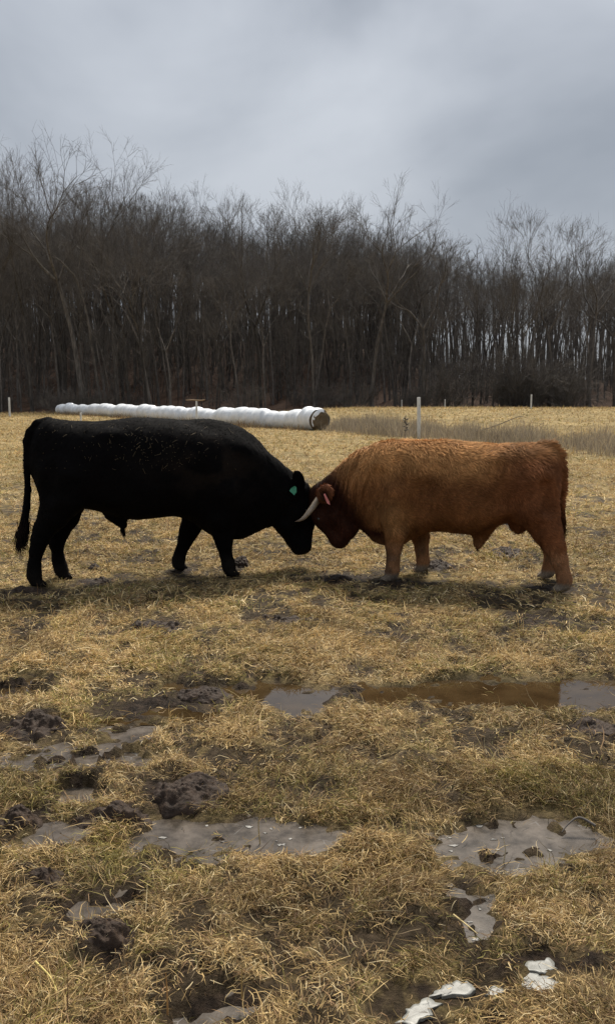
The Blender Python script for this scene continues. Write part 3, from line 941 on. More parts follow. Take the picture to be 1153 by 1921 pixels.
grass_object("grass", [grass_band(1.55, 3.4, 27000, 14, .044, .0021, 101, .36),
                       grass_band(3.4, 6.0, 24000, 13, .050, .0033, 102, .34),
                       grass_band(6.0, 11.0, 25000, 9, .066, .0062, 103, .34),
                       litter_band(1.5, 4.5, 42000, .044, .0021, 104), litter_band(4.5, 10.0, 34000, .07, .0042, 105)],
             "matted straw-coloured grass with olive green tufts over the wet foreground")
grass_object("grass", [grass_band(11.0, 22.0, 26000, 7, .09, .011, 111, .42, 2, .54),
                       grass_band(22.0, 50.0, 26000, 6, .11, .020, 112, .5, 2, .57)],
             "pale dry grass of the pasture behind the two bulls")
grass_object("grass", [grass_band(50.0, 97.0, 24000, 5, .16, .035, 113, .6, 2, .60)],
             "far dry grass along the edge of the wood")

# a few long upright stalks and straws in the foreground
def stalk(name, pts, r, tone, label):
    s = spline(pts, 14)
    v, f = tubes(s[None], np.linspace(r, r * .45, 14)[None], 6)
    o = obj(name, mesh(name, v, f, True, np.tile(np.array(tone), (len(v), 1)) * (.8 + .4 * vnoise(v[:, 2] * 40, v[:, 0] * 40))[:, None]), m_straw)
    return tag(o, label, "stalk", "single long straws standing in the foreground")
gz = lambda x, y: float(hgt(np.array([x]), np.array([y]))[0])
stalk("straw_stalk", [(-.005, 2.98, gz(-.005, 2.98) - .01), (.0, 2.98, .07), (-.012, 2.97, .16)], .0028, (.36, .29, .11), "upright olive straw standing alone in the grass above the long ice puddle")
stalk("straw_stalk", [(-.165, 2.80, -.03), (-.17, 2.80, .05), (-.155, 2.80, .10)], .0025, (.40, .31, .15), "short straw sticking up from the grass edge left of the green tussock")
stalk("straw_stalk", [(.655, 2.68, -.03), (.66, 2.68, .02), (.648, 2.68, .075)], .0024, (.5, .42, .27), "pale straw sticking up from the ice at the right")
stalk("straw_stalk", [(-.71, 2.06, .05), (-.66, 2.02, .035), (-.63, 1.98, .02)], .0032, (.55, .45, .16), "thick yellow straw lying slanted at the lower left edge")
stalk("straw_stalk", [(-.345, 1.93, .0), (-.345, 1.93, .06), (-.347, 1.93, .11)], .0026, (.40, .22, .08), "reddish straw standing upright at the bottom left")
stalk("straw_stalk", [(-.165, 1.98, .0), (-.166, 1.98, .05), (-.164, 1.98, .095)], .0026, (.40, .27, .10), "second reddish straw upright near the bottom edge left of centre")
stalk("straw_stalk", [(.42, 2.29, .035), (.45, 2.25, .03), (.475, 2.215, .025)], .0026, (.6, .47, .22), "pale straw lying slanted left of the melting ice")

# ------------------------------------------------------------------ lumps of mud and dung
m_mud, t, b = mat("clotted_mud")
v = coords(t)
c, f = noise_col(t, (.016, .0105, .0075), (.062, .040, .027), 26, 9, .32, .7, v, .65)
t.links.new(c, b.inputs["Base Color"])
b.inputs["Roughness"].default_value = .7
b.inputs["Specular IOR Level"].default_value = .18
bump(t, b, f, .8, .015)

def mound(x, y, rx, ry, h, seed, label, rough=1.0, name="mud_mound"):
    nu, nv = 120, 44
    a, q = np.meshgrid(np.linspace(0, 2 * math.pi, nu + 1)[:-1], np.linspace(0, 1, nv), indexing='ij')
    rad = q
    edge = 1 + .55 * (fbm(np.cos(a) * 1.8 + seed * 3.1, np.sin(a) * 1.8, seed=seed, octv=3) - .5)
    px = np.cos(a) * rad * rx * edge; py = np.sin(a) * rad * ry * edge
    lumps = fbm((px + x) * 17, (py + y) * 17, seed=seed + 3, octv=5, gain=.55)
    ridge = 1 - np.abs(fbm((px + x) * 26, (py + y) * 26, seed=seed + 9, octv=5, gain=.6) - .5) * 3.2
    prof = np.clip(1 - rad ** 2.0, 0, 1) ** .8
    z = h * prof * (.55 + .75 * lumps * rough) - h * .20 * ridge * prof * rough - .02 * (rad > .98)
    gzv = hgt((px + x).ravel(), (py + y).ravel()).reshape(px.shape)
    base = gz(x, y)
    pz = np.maximum(gzv, -.024) - base + z - .004
    # overhanging clods push outwards
    px = px * (1 + .12 * (lumps - .5) * prof); py = py * (1 + .12 * (lumps - .5) * prof)
    V = np.stack([px, py, pz], -1).reshape(-1, 3)
    k = np.arange(nu * nv).reshape(nu, nv); kn = np.roll(k, -1, 0)
    f = np.stack([k[:, :-1], k[:, 1:], kn[:, 1:], kn[:, :-1]], -1).reshape(-1, 4)[:, ::-1]
    o = obj(name, mesh(name, V, f), m_mud, loc=(x, y, base))
    return tag(o, label, "mud", "lumps of churned mud and dung in the pasture")
mound(-.45, 3.13, .165, .155, .085, 1, "big rounded heap of brown mud above the long ice puddle")
mound(-.70, 2.95, .15, .06, .040, 2, "low muddy strip running left from the biggest heap")
mound(-.52, 4.28, .16, .10, .062, 3, "dark mud lump standing in the brown water")
mound(-1.27, 3.82, .15, .13, .060, 4, "dark trampled mud lump near the left edge above the grey ice")
mound(-1.05, 2.93, .09, .08, .045, 5, "mud clod at the left edge beside the small ice patch")
mound(1.36, 3.78, .12, .15, .060, 6, "dark mud lump at the right edge below the brown water")
mound(-.56, 2.20, .085, .065, .040, 7, "nearly black wet mud clod at the lower left")
mound(-.83, 2.56, .075, .06, .034, 8, "brown mud clod in the grass at the left below the ice")
mound(-.468, 2.605, .024, .02, .024, 9, "small round dark clod just below the ice left of centre")
mound(-1.02, 5.62, .20, .11, .055, 10, "flat dark dung pat in the grass below the black bull")
mound(-.16, 5.78, .17, .09, .035, 11, "thin smear of dark mud right of the flat dung pat")
mound(1.98, 8.35, .16, .22, .075, 12, "dark dung lump behind the red bull, under its belly")
mound(-1.93, 7.62, .065, .07, .050, 13, "small shiny black clod between the black bull's legs")
mound(-1.80, 7.12, .14, .08, .040, 14, "flat dark mud beside the black bull's hind hoof")
mound(-.63, 7.86, .085, .10, .060, 15, "dark clod just right of the black bull's front hoof")
mound(1.22, 7.72, .14, .14, .070, 16, "dark clod beside the red bull's far front hoof")
mound(2.62, 10.6, .20, .24, .08, 17, "dark heap in the pasture seen between the red bull's legs")
mound(1.50, 4.08, .07, .04, .030, 18, "small dark clod at the right edge just under the bright water")
mound(.60, 16.6, .22, .35, .12, 19, "small dark dung pat far off above the two heads")
mound(-2.25, 6.70, .17, .10, .035, 20, "trodden mud at the left edge behind the black bull's hind hoof")

# ------------------------------------------------------------------ melting ice at the lower right
m_ice, t, b = mat("melting_ice")
v = coords(t)
c, f = noise_col(t, (.10, .098, .085), (.25, .25, .228), 22, 7, .3, .65, v, .6)
t.links.new(c, b.inputs["Base Color"])
b.inputs["Roughness"].default_value = .4
b.inputs["Specular IOR Level"].default_value = .3
b.inputs["Subsurface Weight"].default_value = .25
b.inputs["Subsurface Radius"].default_value = (.02, .02, .02)
bump(t, b, f, .2, .004)
def ice(outline, z, th, seed, label):
    P = np.array(outline, float); c0 = P.mean(0)
    u = np.linspace(0, len(P), 97)[:-1]; i = u.astype(int); q = (u - i)[:, None]
    E = P[i] * (1 - q) + P[(i + 1) % len(P)] * q
    E = E + (np.stack([vnoise(E[:, 0] * 60, E[:, 1] * 60, seed=seed), vnoise(E[:, 0] * 60, E[:, 1] * 60 + 50, seed=seed)], 1) - .5) * .022
    rings = []
    for s, hz in ((1.0, -.02), (1.0, th * .5), (.99, th * .85), (.97, th), (.75, th), (.5, th), (.25, th), (.02, th)):
        p = c0 + (E - c0) * s
        zz = np.full(len(p), hz)
        if hz == th: zz = zz + (fbm(p[:, 0] * 18, p[:, 1] * 18, seed=seed) - .5) * .0025
        rings.append(np.concatenate([p - c0, zz[:, None]], 1))
    V = np.concatenate(rings); m = len(E); k = np.arange(len(V)).reshape(-1, m); kn = np.roll(k, -1, 1)
    f = np.stack([k[:-1], kn[:-1], kn[1:], k[1:]], -1).reshape(-1, 4)
    o = obj("ice_slab", mesh("ice_slab", V, f), m_ice, loc=(c0[0], c0[1], z))
    return tag(o, label, "ice", "melting slabs of ice in the grass")
ice([(.575, 2.09), (.60, 2.125), (.655, 2.13), (.66, 2.085), (.62, 2.065)], -.001, .011, 1, "small pale slab of ice, topmost of the melting pieces")
ice([(.535, 2.07), (.555, 2.095), (.60, 2.075), (.645, 2.055), (.65, 2.005), (.60, 2.005), (.555, 2.03)], -.001, .007, 2, "broad melting ice slab just below the smallest pale piece")
ice([(.305, 1.985), (.36, 2.035), (.405, 2.05), (.435, 2.02), (.41, 1.995), (.36, 1.99)], -.001, .007, 3, "middle ice slab left of the broad one, with grass poking over it")
ice([(.215, 1.90), (.245, 1.95), (.30, 1.985), (.335, 1.96), (.31, 1.93), (.27, 1.91), (.255, 1.88)], -.001, .007, 4, "grey-white ice slab at the bottom edge, leftmost of the melting pieces")
ice([(.455, 1.985), (.475, 2.015), (.495, 2.01), (.49, 1.985)], -.005, .016, 5, "tiny crumb of ice between the two larger slabs")

g = np.random.default_rng(33)
m_chip = simple("frozen_chip", (.10, .095, .085), (.22, .21, .19), 30, .5)
pv, pf, off = [], [], 0
for _ in range(34):
    cx, cy, rx, ry = SLUSH[[3, 4, 3, 4, 0, 6][g.integers(0, 6)]]
    x0, y0 = cx + g.uniform(-.85, .85) * rx, cy + g.uniform(-.8, .8) * ry
    n = 7; a = np.sort(g.uniform(0, 6.28, n)); rr0 = g.uniform(.003, .011) * g.uniform(.5, 1.2, n)
    st = g.uniform(.8, 2.2)
    ring = np.stack([x0 + np.cos(a) * rr0 * st, y0 + np.sin(a) * rr0], 1)
    top = np.concatenate([ring, np.full((n, 1), -.0245)], 1); bot = np.concatenate([ring, np.full((n, 1), -.030)], 1)
    c0 = np.array([[x0, y0, -.0235]])
    pv.append(np.concatenate([top, bot, c0]))
    for i in range(n):
        j = (i + 1) % n
        pf += [[off + i, off + j, off + 2 * n], [off + i, off + n + i, off + n + j], [off + i, off + n + j, off + j]]
    off += 2 * n + 1
tag(obj("ice_chips", mesh("ice_chips", np.concatenate(pv), np.array(pf), False), m_chip), "pale chips and flakes frozen into the dirty ice of the long puddle", "ice chips", kind="stuff")

# ------------------------------------------------------------------ the row of bales in white wrap
m_wrap, t, b = mat("white_bale_wrap")
v = coords(t)
c, f = noise_col(t, (.66, .69, .72), (.82, .84, .86), 3.0, 6, .35, .6, v)
t.links.new(c, b.inputs["Base Color"])
b.inputs["Roughness"].default_value = .38
_, f2 = noise_col(t, (0, 0, 0), (1, 1, 1), 9, 5, vec=v)
bump(t, b, f2, .5, .03)
m_hay = simple("old_hay", (.07, .052, .032), (.24, .18, .11), 9, .9, .9, .05, (1, 1, 5))

A_, B_ = np.array([.72, 45.6]), np.array([-25.6, 89.0])
axis = B_ - A_; LEN = np.linalg.norm(axis); ax = axis / LEN; nrm = np.array([-ax[1], ax[0]])
bale = empty("bale_row", (A_[0], A_[1], 0))
tag(bale, "long row of round hay bales in one white plastic wrap, lying before the wood", "hay bales")
s = np.concatenate([np.linspace(0, .5, 10), np.arange(.6, LEN - .5, .11), np.linspace(LEN - .5, LEN, 8)])
ph = s / 1.3 + .8 * vnoise(s * .45, s * 0, seed=21)
rr_ = .50 + .045 * np.abs(np.sin(ph * math.pi)) ** .6 + .13 * (vnoise(ph.astype(int) * 3.7, ph * 0, seed=4) - .5)
rr_ = rr_ * (1 + .24 * (1 - sstep(1.15, 1.7, s)))
rr_[-8:] *= np.sqrt(np.clip(1 - np.linspace(0, .97, 8) ** 2, 0, 1))
wob = (vnoise(ph.astype(int) * 1.9 + 7, ph * 0, seed=9) - .5) * .36 * sstep(1.0, 3.0, s)
kk = 30; ang = np.arange(kk) * 2 * math.pi / kk
cen = A_[None] + ax[None] * s[:, None] + nrm[None] * wob[:, None]
gzz = base_height(cen[:, 0], cen[:, 1])
R2 = rr_[:, None] * (1 + .02 * (vnoise(ang[None] * 3 + 0 * s[:, None], s[:, None] * 2.2, seed=6) - .5) * 2)
hz = np.sin(ang)[None] * R2; hx = np.cos(ang)[None] * R2 * 1.03
zc = rr_[:, None] * .95 + hz
zc = np.maximum(zc, .0)
V = np.stack([cen[:, :1] + nrm[0] * hx - A_[0], cen[:, 1:] + nrm[1] * hx - A_[1], gzz[:, None] + zc], -1)
# the plastic at the open end is ragged and pulled back
tear = np.array([.18 * vnoise(a_ * 2.0, 1.0, seed=12) + .25 * max(0, -math.sin(a_ - .5)) for a_ in ang])
for i in range(10):
    V[i, :, 0] += ax[0] * tear * (1 - i / 10); V[i, :, 1] += ax[1] * tear * (1 - i / 10)
k = np.arange(len(s) * kk).reshape(len(s), kk); kn = np.roll(k, -1, 1)
f = np.stack([k[:-1], k[1:], kn[1:], kn[:-1]], -1).reshape(-1, 4)
obj("plastic_wrap", mesh("plastic_wrap", V.reshape(-1, 3), f), m_wrap, bale)
# the hay showing in the open end
rings = []
for q, dep in ((1.0, .5), (.99, .06), (.93, .0), (.7, -.02), (.45, -.03), (.2, -.02), (.01, -.02)):
    r_ = rr_[0] * .955 * q
    rough = (vnoise(np.cos(ang) * 6 * q + 9, np.sin(ang) * 6 * q, seed=14) - .5) * .12
    d = dep + rough
    rings.append(np.stack([ax[0] * d + nrm[0] * np.cos(ang) * r_, ax[1] * d + nrm[1] * np.cos(ang) * r_, np.maximum(rr_[0] * .95 + np.sin(ang) * r_, .005)], 1))
V = np.concatenate(rings); k = np.arange(len(V)).reshape(-1, kk); kn = np.roll(k, -1, 1)
obj("hay_face", mesh("hay_face", V, np.stack([k[:-1], k[1:], kn[1:], kn[:-1]], -1).reshape(-1, 4)), m_hay, bale)
# a torn flap of plastic hanging over the right side of the open end
fl = []
for i, a_ in enumerate(np.linspace(-.6, 1.9, 9)):
    for j, ov in enumerate((-.02, -.06, -.10, -.12)):
        r_ = rr_[0] * (1.01 - (.05 + .09 * vnoise(a_ * 2.3, 5.0, seed=8)) * j)
        ov2 = ov * (1 - .5 * abs(a_ - 1.25)) + .04 * vnoise(a_ * 7, j * 1.0, seed=3)
        fl.append((ax[0] * ov2 + nrm[0] * math.cos(a_) * r_, ax[1] * ov2 + nrm[1] * math.cos(a_) * r_, rr_[0] * .95 + math.sin(a_) * r_))
fl = np.array(fl); k = np.arange(36).reshape(9, 4)
obj("torn_flap", mesh("torn_flap", np.concatenate([fl, fl - np.array([0, 0, .004])]), np.concatenate([(lambda q: q)(np.stack([k[:-1, :-1], k[1:, :-1], k[1:, 1:], k[:-1, 1:]], -1).reshape(-1, 4)), np.stack([k[:-1, :-1], k[:-1, 1:], k[1:, 1:], k[1:, :-1]], -1).reshape(-1, 4) + 36])), m_wrap, bale)

# ------------------------------------------------------------------ white fence posts
m_post = simple("white_post_paint", (.50, .50, .47), (.72, .72, .69), 7, .6, .2, .01, (3, 3, .6))
m_rust = simple("weathered_board", (.22, .15, .09), (.33, .24, .15), 8, .8)
m_clip = simple("black_insulator", (.02, .02, .02), (.03, .03, .03), 8, .5)
def post(x, y, top, r, label, lean=0.0, cross=False):
    z0 = float(base_height(np.array([x]), np.array([y]))[0])
    p = empty("fence_post", (x, y, z0))
    tag(p, label, "fence post", "white fence posts across the pasture")
    h = top - z0
    zs = np.array([-.15, 0, h * .3, h * .6, h - .02, h - .005, h])
    rs = np.array([r, r, r * .99, r * .97, r * .96, r * .9, r * .05])
    pts = np.stack([lean * zs, 0 * zs, zs], 1)[None]
    v, f = tubes(pts, rs[None], 14)
    obj("shaft", mesh("shaft", v, f), m_post, p)
    pts = np.stack([[lean * h * .8 - .0, -r - .03, h * .8], [lean * h * .8, -r + .01, h * .8]])[None]
    v, f = tubes(pts, np.full((1, 2), .018), 8)
    obj("insulator", mesh("insulator", v, f), m_clip, p)
    if cross:
        c_ = np.array([[-.62, -.05, h - .02], [-.2, -.05, h - .01], [.25, -.05, h - .04], [.5, -.05, h - .0]])
        v, f = tubes(c_[None], np.array([[.02, .035, .035, .025]]), 8)
        obj("crossbar", mesh("crossbar", v, f), m_rust, p)
    return p
post(4.56, 35.0, 1.72, .075, "tall white post standing behind the red bull's back, thickest of the posts", -.022)
post(-6.45, 50.0, 1.66, .058, "white post with a tan crossbar standing in front of the white bale row", 0, True)
post(-13.2, 50.0, .92, .055, "short white post just above the black bull's back", 0)
post(-26.0, 75.0, 1.94, .085, "white post at the left edge before the dark wood")
post(20.8, 80.0, 2.25, .075, "slim white post on the rise at the right before the trees")
post(14.7, 92.0, 1.85, .06, "small white post far off on the rise, left of the slim one")
post(10.3, 94.0, 1.80, .05, "tiny grey post far off behind the thickest post")

# ------------------------------------------------------------------ the bare wood
m_bark, t, b = mat("grey_bark")
v = coords(t, (1, 1, .25))
c, f = noise_col(t, (.050, .044, .039), (.165, .148, .132), 5, 8, .35, .7, v, .65)
oi = t.nodes.new("ShaderNodeObjectInfo")
mr = t.nodes.new("ShaderNodeMapRange")
mr.inputs["To Min"].default_value = .45; mr.inputs["To Max"].default_value = 1.6
t.links.new(oi.outputs["Random"], mr.inputs[0])
t.links.new(mixc(t, 1.0, c, mr.outputs[0], 'MULTIPLY'), b.inputs["Base Color"])
b.inputs["Roughness"].default_value = .9
b.inputs["Specular IOR Level"].default_value = .1
bump(t, b, f, .6, .03)
m_twig = simple("twig_bark", (.075, .067, .060), (.16, .143, .128), 1.5, .9, spec=.1)

def grow(P, D, Ln, seg, wig, up, g):
    n = len(P); pts = [P]; d = D.copy()
    for s_ in range(seg):
        d = d + g.normal(0, wig, (n, 3)); d[:, 2] += up
        d /= np.linalg.norm(d, axis=1, keepdims=True)
        pts.append(pts[-1] + d * (Ln / seg)[:, None])
    return np.stack(pts, 1)

def branch_off(pts, rad, per, lo, hi, ang, lf, g, rfac):
    """children along every parent tube between fractions lo and hi"""
    n, m, _ = pts.shape
    u = (lo + (hi - lo) * (np.arange(per)[None] + g.random((n, per))) / per)
    u = np.clip(u, 0, .995)
    q = u * (m - 1); i = q.astype(int); fr = (q - i)[..., None]
    r_ = np.arange(n)[:, None]
    p = pts[r_, i] * (1 - fr) + pts[r_, i + 1] * fr
    t_ = pts[r_, i + 1] - pts[r_, i]; t_ /= np.linalg.norm(t_, axis=2, keepdims=True) + 1e-9
    pr = rad[r_, i] * (1 - fr[..., 0]) + rad[r_, i + 1] * fr[..., 0]
    rv = g.normal(0, 1, (n, per, 3)); rv -= t_ * (rv * t_).sum(2, keepdims=True); rv /= np.linalg.norm(rv, axis=2, keepdims=True) + 1e-9
    a = (ang * g.uniform(.65, 1.3, (n, per)))[..., None]
    d = t_ * np.cos(a) + rv * np.sin(a)
    plen = np.linalg.norm(pts[:, -1] - pts[:, 0], axis=1)[:, None]
    L_ = plen * lf * (1 - .42 * u) * g.uniform(.55, 1.3, (n, per))
    return p.reshape(-1, 3), d.reshape(-1, 3), L_.reshape(-1), np.minimum(pr * rfac, .5).reshape(-1)

def taper(r0, m, end=.18, pw=1.0):
    return r0[:, None] * (1 - (1 - end) * np.linspace(0, 1, m)[None] ** pw)

def bare_tree(seed, H, r, crown_from, ang, levels=7, leaders=3, side=6, tw=1.0):
    """a straight trunk, limbs that fork again and again into a rounded crown, thin side limbs below"""
    g = np.random.default_rng(seed)
    hc = H * crown_from
    tp = grow(np.array([[0, 0, -.4]]), np.array([[g.normal(0, .04), g.normal(0, .04), 1.0]]), np.array([hc + .4]), 14, .03, .012, g)
    trd = taper(np.array([r]), 15, .58, 1.0); trd[:, 0] *= 1.4
    wood = [tubes(tp, trd, 9)]
    crown = []
    L0 = (H - hc) * .30
    n = leaders
    P = np.repeat(tp[:, -1], n, 0); t0 = tp[:, -1] - tp[:, -2]; D = np.repeat(t0 / np.linalg.norm(t0), n, 0)
    rad = np.full(n, r * .58 * (.95 if n < 3 else .8)); Ln = L0 * g.uniform(.8, 1.25, n); A = ang * 1.15
    allp = []
    for lv in range(levels):
        m = len(P)
        rv = g.normal(0, 1, (m, 3))
        if lv == 0:
            az = g.uniform(0, 6.28) + np.arange(m) * 6.283 / m; rv = np.stack([np.cos(az), np.sin(az), 0 * az], 1)
        rv -= D * (rv * D).sum(1, keepdims=True); rv /= np.linalg.norm(rv, axis=1, keepdims=True) + 1e-9
        a_ = (A * g.uniform(.35, 1.35, m))[:, None]
        d = D * np.cos(a_) + rv * np.sin(a_)
        seg = max(2, 5 - lv)
        q = grow(P, d, Ln, seg, .06, .022, g)
        rd = rad[:, None] * (1 - .24 * np.linspace(0, 1, seg + 1)[None])
        (wood if lv == 0 else crown).append(tubes(q, rd, max(3, 7 - lv)))
        allp.append((q, rd))
        e = q[:, -1] - q[:, -2]; e /= np.linalg.norm(e, axis=1, keepdims=True)
        k = np.where(g.random(m) < .42, 3, 2)
        i = np.repeat(np.arange(m), k)
        P, D = q[i, -1], e[i]
        rad = np.maximum(rd[i, -1] * g.uniform(.62, .92, len(i)), .0065 * tw)
        Ln = Ln[i] * g.uniform(.62, .98, len(i)); A = ang
    # twigs along the outer branches
    for q, rd in allp[2:]:
        per = 1 if q is not allp[-1][0] else 2
        p, d, L_, r0 = branch_off(q, rd, per, .1, 1, .75, .9, g, .5)
        L_ = np.clip(L_, .35, 1.3)
        z_ = grow(p, d, L_, 2, .10, .04, g)
        crown.append(tubes(z_, taper(np.full(len(p), .0055) * tw, 3, .5), 3))
    # thin side limbs on the bole
    if side:
        p, d, L_, r0 = branch_off(tp, trd, side, .35, .98, .95, .16, g, .22)
        q = grow(p, d, L_, 5, .10, .06, g); rd = taper(np.maximum(r0, .016), 6, .25); crown.append(tubes(q, rd, 4))
        p, d, L_, r0 = branch_off(q, rd, 7, .1, 1, .75, .6, g, .5)
        q2 = grow(p, d, np.maximum(L_, .4), 3, .10, .05, g); rd2 = taper(np.full(len(p), .009), 4, .4); crown.append(tubes(q2, rd2, 3))
        p, d, L_, r0 = branch_off(q2, rd2, 4, .1, 1, .7, .7, g, .5)
        q3 = grow(p, d, np.maximum(L_, .35), 2, .10, .03, g); crown.append(tubes(q3, taper(np.full(len(p), .006), 3, .5), 3))
    v1, f1_ = join(wood); v2, f2_ = join(crown)
    k = H / np.percentile(v2[:, 2], 99.8)
    trunk = mesh("trunk", v1 * k, f1_); cr = mesh("crown", v2 * k, f2_)
    trunk.materials.append(m_bark); cr.materials.append(m_twig)
    return trunk, cr

PROTO = {
    "tall": [bare_tree(201, 24, .21, .56, .42, tw=1.3), bare_tree(202, 24, .17, .60, .38, leaders=2, tw=1.4), bare_tree(203, 24, .25, .46, .40, leaders=2, tw=1.7),
             bare_tree(204, 24, .16, .52, .42, side=9), bare_tree(205, 24, .20, .50, .45), bare_tree(206, 24, .20, .62, .40, leaders=4, levels=6, tw=1.8)],
    "wide": [bare_tree(211, 26, .32, .38, .45, 7, 3, 7, 1.9), bare_tree(212, 26, .30, .54, .46, 6, 4, 7, 2.0), bare_tree(213, 26, .30, .46, .46, 7, 2, 7, 1.9)],
    "thin": [bare_tree(221, 16, .085, .42, .36, 6, 2, 8), bare_tree(222, 15, .07, .36, .40, 6, 2, 8), bare_tree(223, 17, .09, .48, .34, 6, 2, 8)],
}
def tree(kind, i, x, y, h, label, group=None, rz=None, wide=1.0):
    tr, cr = PROTO[kind][i % len(PROTO[kind])]
    H0 = {"tall": 24, "wide": 26, "thin": 16}[kind]
    s = h / H0
    o = empty("bare_tree", (x, y, float(base_height(np.array([x]), np.array([y]))[0])), rz if rz is not None else rnd.uniform(0, 6.28))
    o.scale = (s * wide, s * wide, s)
    obj("trunk", tr, None, o); obj("crown", cr, None, o)
    return tag(o, label, "tree", group)

rnd = random.Random(77)
# trees one can pick out against the sky: x, y, height, kind, variant, label
PICK = [(-35.5, 96, 28.6, "wide", 0, "tall bare tree at the left edge whose crown is cut by the picture's side"),
        (-31.0, 97, 29.2, "tall", 2, "tall many-stemmed bare tree next in from the left edge"),
        (-25.2, 96, 29.6, "wide", 1, "tallest bare tree, its crown the highest point of the wood at the left"),
        (-21.6, 98, 30.0, "wide", 2, "broad-crowned bare tree just right of the tallest one"),
        (-17.6, 97, 26.5, "wide", 0, "leaning wide bare tree where the skyline drops from the high left clump"),
        (-5.4, 100, 25.4, "tall", 2, "bare tree with a fan-shaped top rising alone left of the picture's middle"),
        (.8, 99, 25.2, "tall", 5, "slender bare tree with a small flat top above the bulls' heads"),
        (7.4, 99, 24.4, "wide", 1, "round-topped bare tree standing behind the thickest white post, left of its twin"),
        (13.4, 99, 24.2, "wide", 2, "forked bare tree with the roundest crown, directly above the thickest white post"),
        (22.6, 100, 22.6, "wide", 0, "wide bare tree with long bent limbs at the right, above the slim post"),
        (28.4, 101, 23.2, "tall", 2, "tall straight bare tree right of the one with long bent limbs"),
        (32.6, 100, 22.0, "wide", 1, "dense-crowned bare tree near the right edge"),
        (36.0, 101, 22.2, "wide", 2, "bare tree at the right edge, its crown half out of the picture")]
for x, y, h, kd, i, lb in PICK:
    tree(kd, i, x, y, h, lb)
placed = [(p[0], p[1]) for p in PICK]
LAB = {("tall", 0): ("tall bare tree standing in the dense left part of the wood", "tall bare trees in the left part of the wood"),
       ("tall", 1): ("tall bare tree standing in the wood behind the bulls' heads", "tall bare trees in the middle of the wood"),
       ("tall", 2): ("tall bare tree in the thinner right part of the wood where sky shows through", "tall bare trees in the right part of the wood"),
       ("thin", 0): ("thin young bare tree among the trunks in the left part of the wood", "thin young trees in the left part of the wood"),
       ("thin", 1): ("thin young bare tree among the trunks behind the bulls' heads", "thin young trees in the middle of the wood"),
       ("thin", 2): ("thin young bare tree among the trunks at the right", "thin young trees in the right part of the wood")}
cnt = 0; tries = 0
while cnt < 200 and tries < 9000:
    tries += 1
    x = rnd.uniform(-52, 52); y = WOOD_EDGE(x) + 1.5 + 40 * rnd.random() ** 1.25
    if x > 14 and rnd.random() < .42: continue
    if abs(x) > .40 * y + 2: continue
    if min((x - a) ** 2 + (y - b_) ** 2 for a, b_ in placed) < (1.7 if x < 14 else 2.0) ** 2: continue
    placed.append((x, y))
    zone = 0 if x < -10 else (1 if x < 12 else 2)
    sky_h = 19.8 + (4.2 * sstep(-14, -20, x)) - 1.5 * sstep(14, 20, x)
    lb, gp = LAB[("tall", zone)]
    tree("tall", rnd.randrange(6), x, y, float(sky_h) * rnd.uniform(.82, 1.06) * (y / 104.0) ** .55, lb, gp)
    cnt += 1
cnt = 0
while cnt < 85:
    x = rnd.uniform(-46, 46); y = WOOD_EDGE(x) + 22 * rnd.random()
    if abs(x) > .40 * y + 2: continue
    if x > 14 and rnd.random() < .3: continue
    zone = 0 if x < -10 else (1 if x < 12 else 2)
    lb, gp = LAB[("thin", zone)]
    tree("thin", rnd.randrange(3), x, y, rnd.uniform(9, 17), lb, gp)
    cnt += 1

# the depth of the wood behind, which reads as one brown-grey mass
def deep_wood():
    g = np.random.default_rng(301)
    parts = []
    n = 1500
    x = g.uniform(-75, 75, n); y = WOOD_EDGE(x) + 30 + 60 * g.random(n)
    keep = (x < 20) | (g.random(n) < .6)
    x, y = x[keep], y[keep]; n = len(x)
    z = base_height(x, y) - .3
    H = g.uniform(15, 21, n) * (y / 135) ** .4
    tp = grow(np.stack([x, y, z], 1), np.stack([g.normal(0, .04, n), g.normal(0, .04, n), np.ones(n)], 1), H, 8, .05, .02, g)
    tr_r = taper(g.uniform(.12, .24, n), 9, .15)
    parts.append(tubes(tp, tr_r, 5))
    p, d, L_, r0 = branch_off(tp, tr_r, 12, .42, .98, .65, .24, g, .5)
    q1 = grow(p, d, L_, 4, .12, .08, g); r1_ = taper(np.maximum(r0, .025), 5, .3)
    parts.append(tubes(q1, r1_, 3))
    p, d, L_, r0 = branch_off(q1, r1_, 7, .1, 1, .65, .55, g, .55)
    q2 = grow(p, d, np.maximum(L_, .8), 2, .15, .05, g); r2_ = taper(np.full(len(p), .02), 3, .5)
    parts.append(tubes(q2, r2_, 3))
    # young stems and undergrowth between the far trunks
    n = 2600
    x = g.uniform(-75, 75, n); y = WOOD_EDGE(x) + 10 + 70 * g.random(n)
    keep = (x < 14) | (g.random(n) < .6); x, y = x[keep], y[keep]; n = len(x)
    z = base_height(x, y) - .2
    H = np.where(g.random(n) < .45, g.uniform(1.5, 4, n), g.uniform(3.5, 11, n))
    tp = grow(np.stack([x, y, z], 1), np.stack([g.normal(0, .12, n), g.normal(0, .12, n), np.ones(n)], 1), H, 5, .07, .02, g)
    tr_r = taper(g.uniform(.03, .09, n), 6, .2)
    parts.append(tubes(tp, tr_r, 4))
    p, d, L_, r0 = branch_off(tp, tr_r, 9, .15, .98, .8, .40, g, .5)
    q1 = grow(p, d, L_, 3, .14, .04, g); r1_ = taper(np.maximum(r0, .014), 4, .3)
    parts.append(tubes(q1, r1_, 3))
    p, d, L_, r0 = branch_off(q1, r1_, 5, .1, 1, .7, .6, g, .55)
    q2 = grow(p, d, np.maximum(L_, .6), 2, .15, .02, g)
    parts.append(tubes(q2, taper(np.full(len(p), .011), 3, .5), 3))
    v, f = join(parts)
    o = obj("wood", mesh("wood", v, f), m_twig)
    tag(o, "brown-grey mass of bare trees in the depth of the wood", "wood", kind="stuff")
deep_wood()

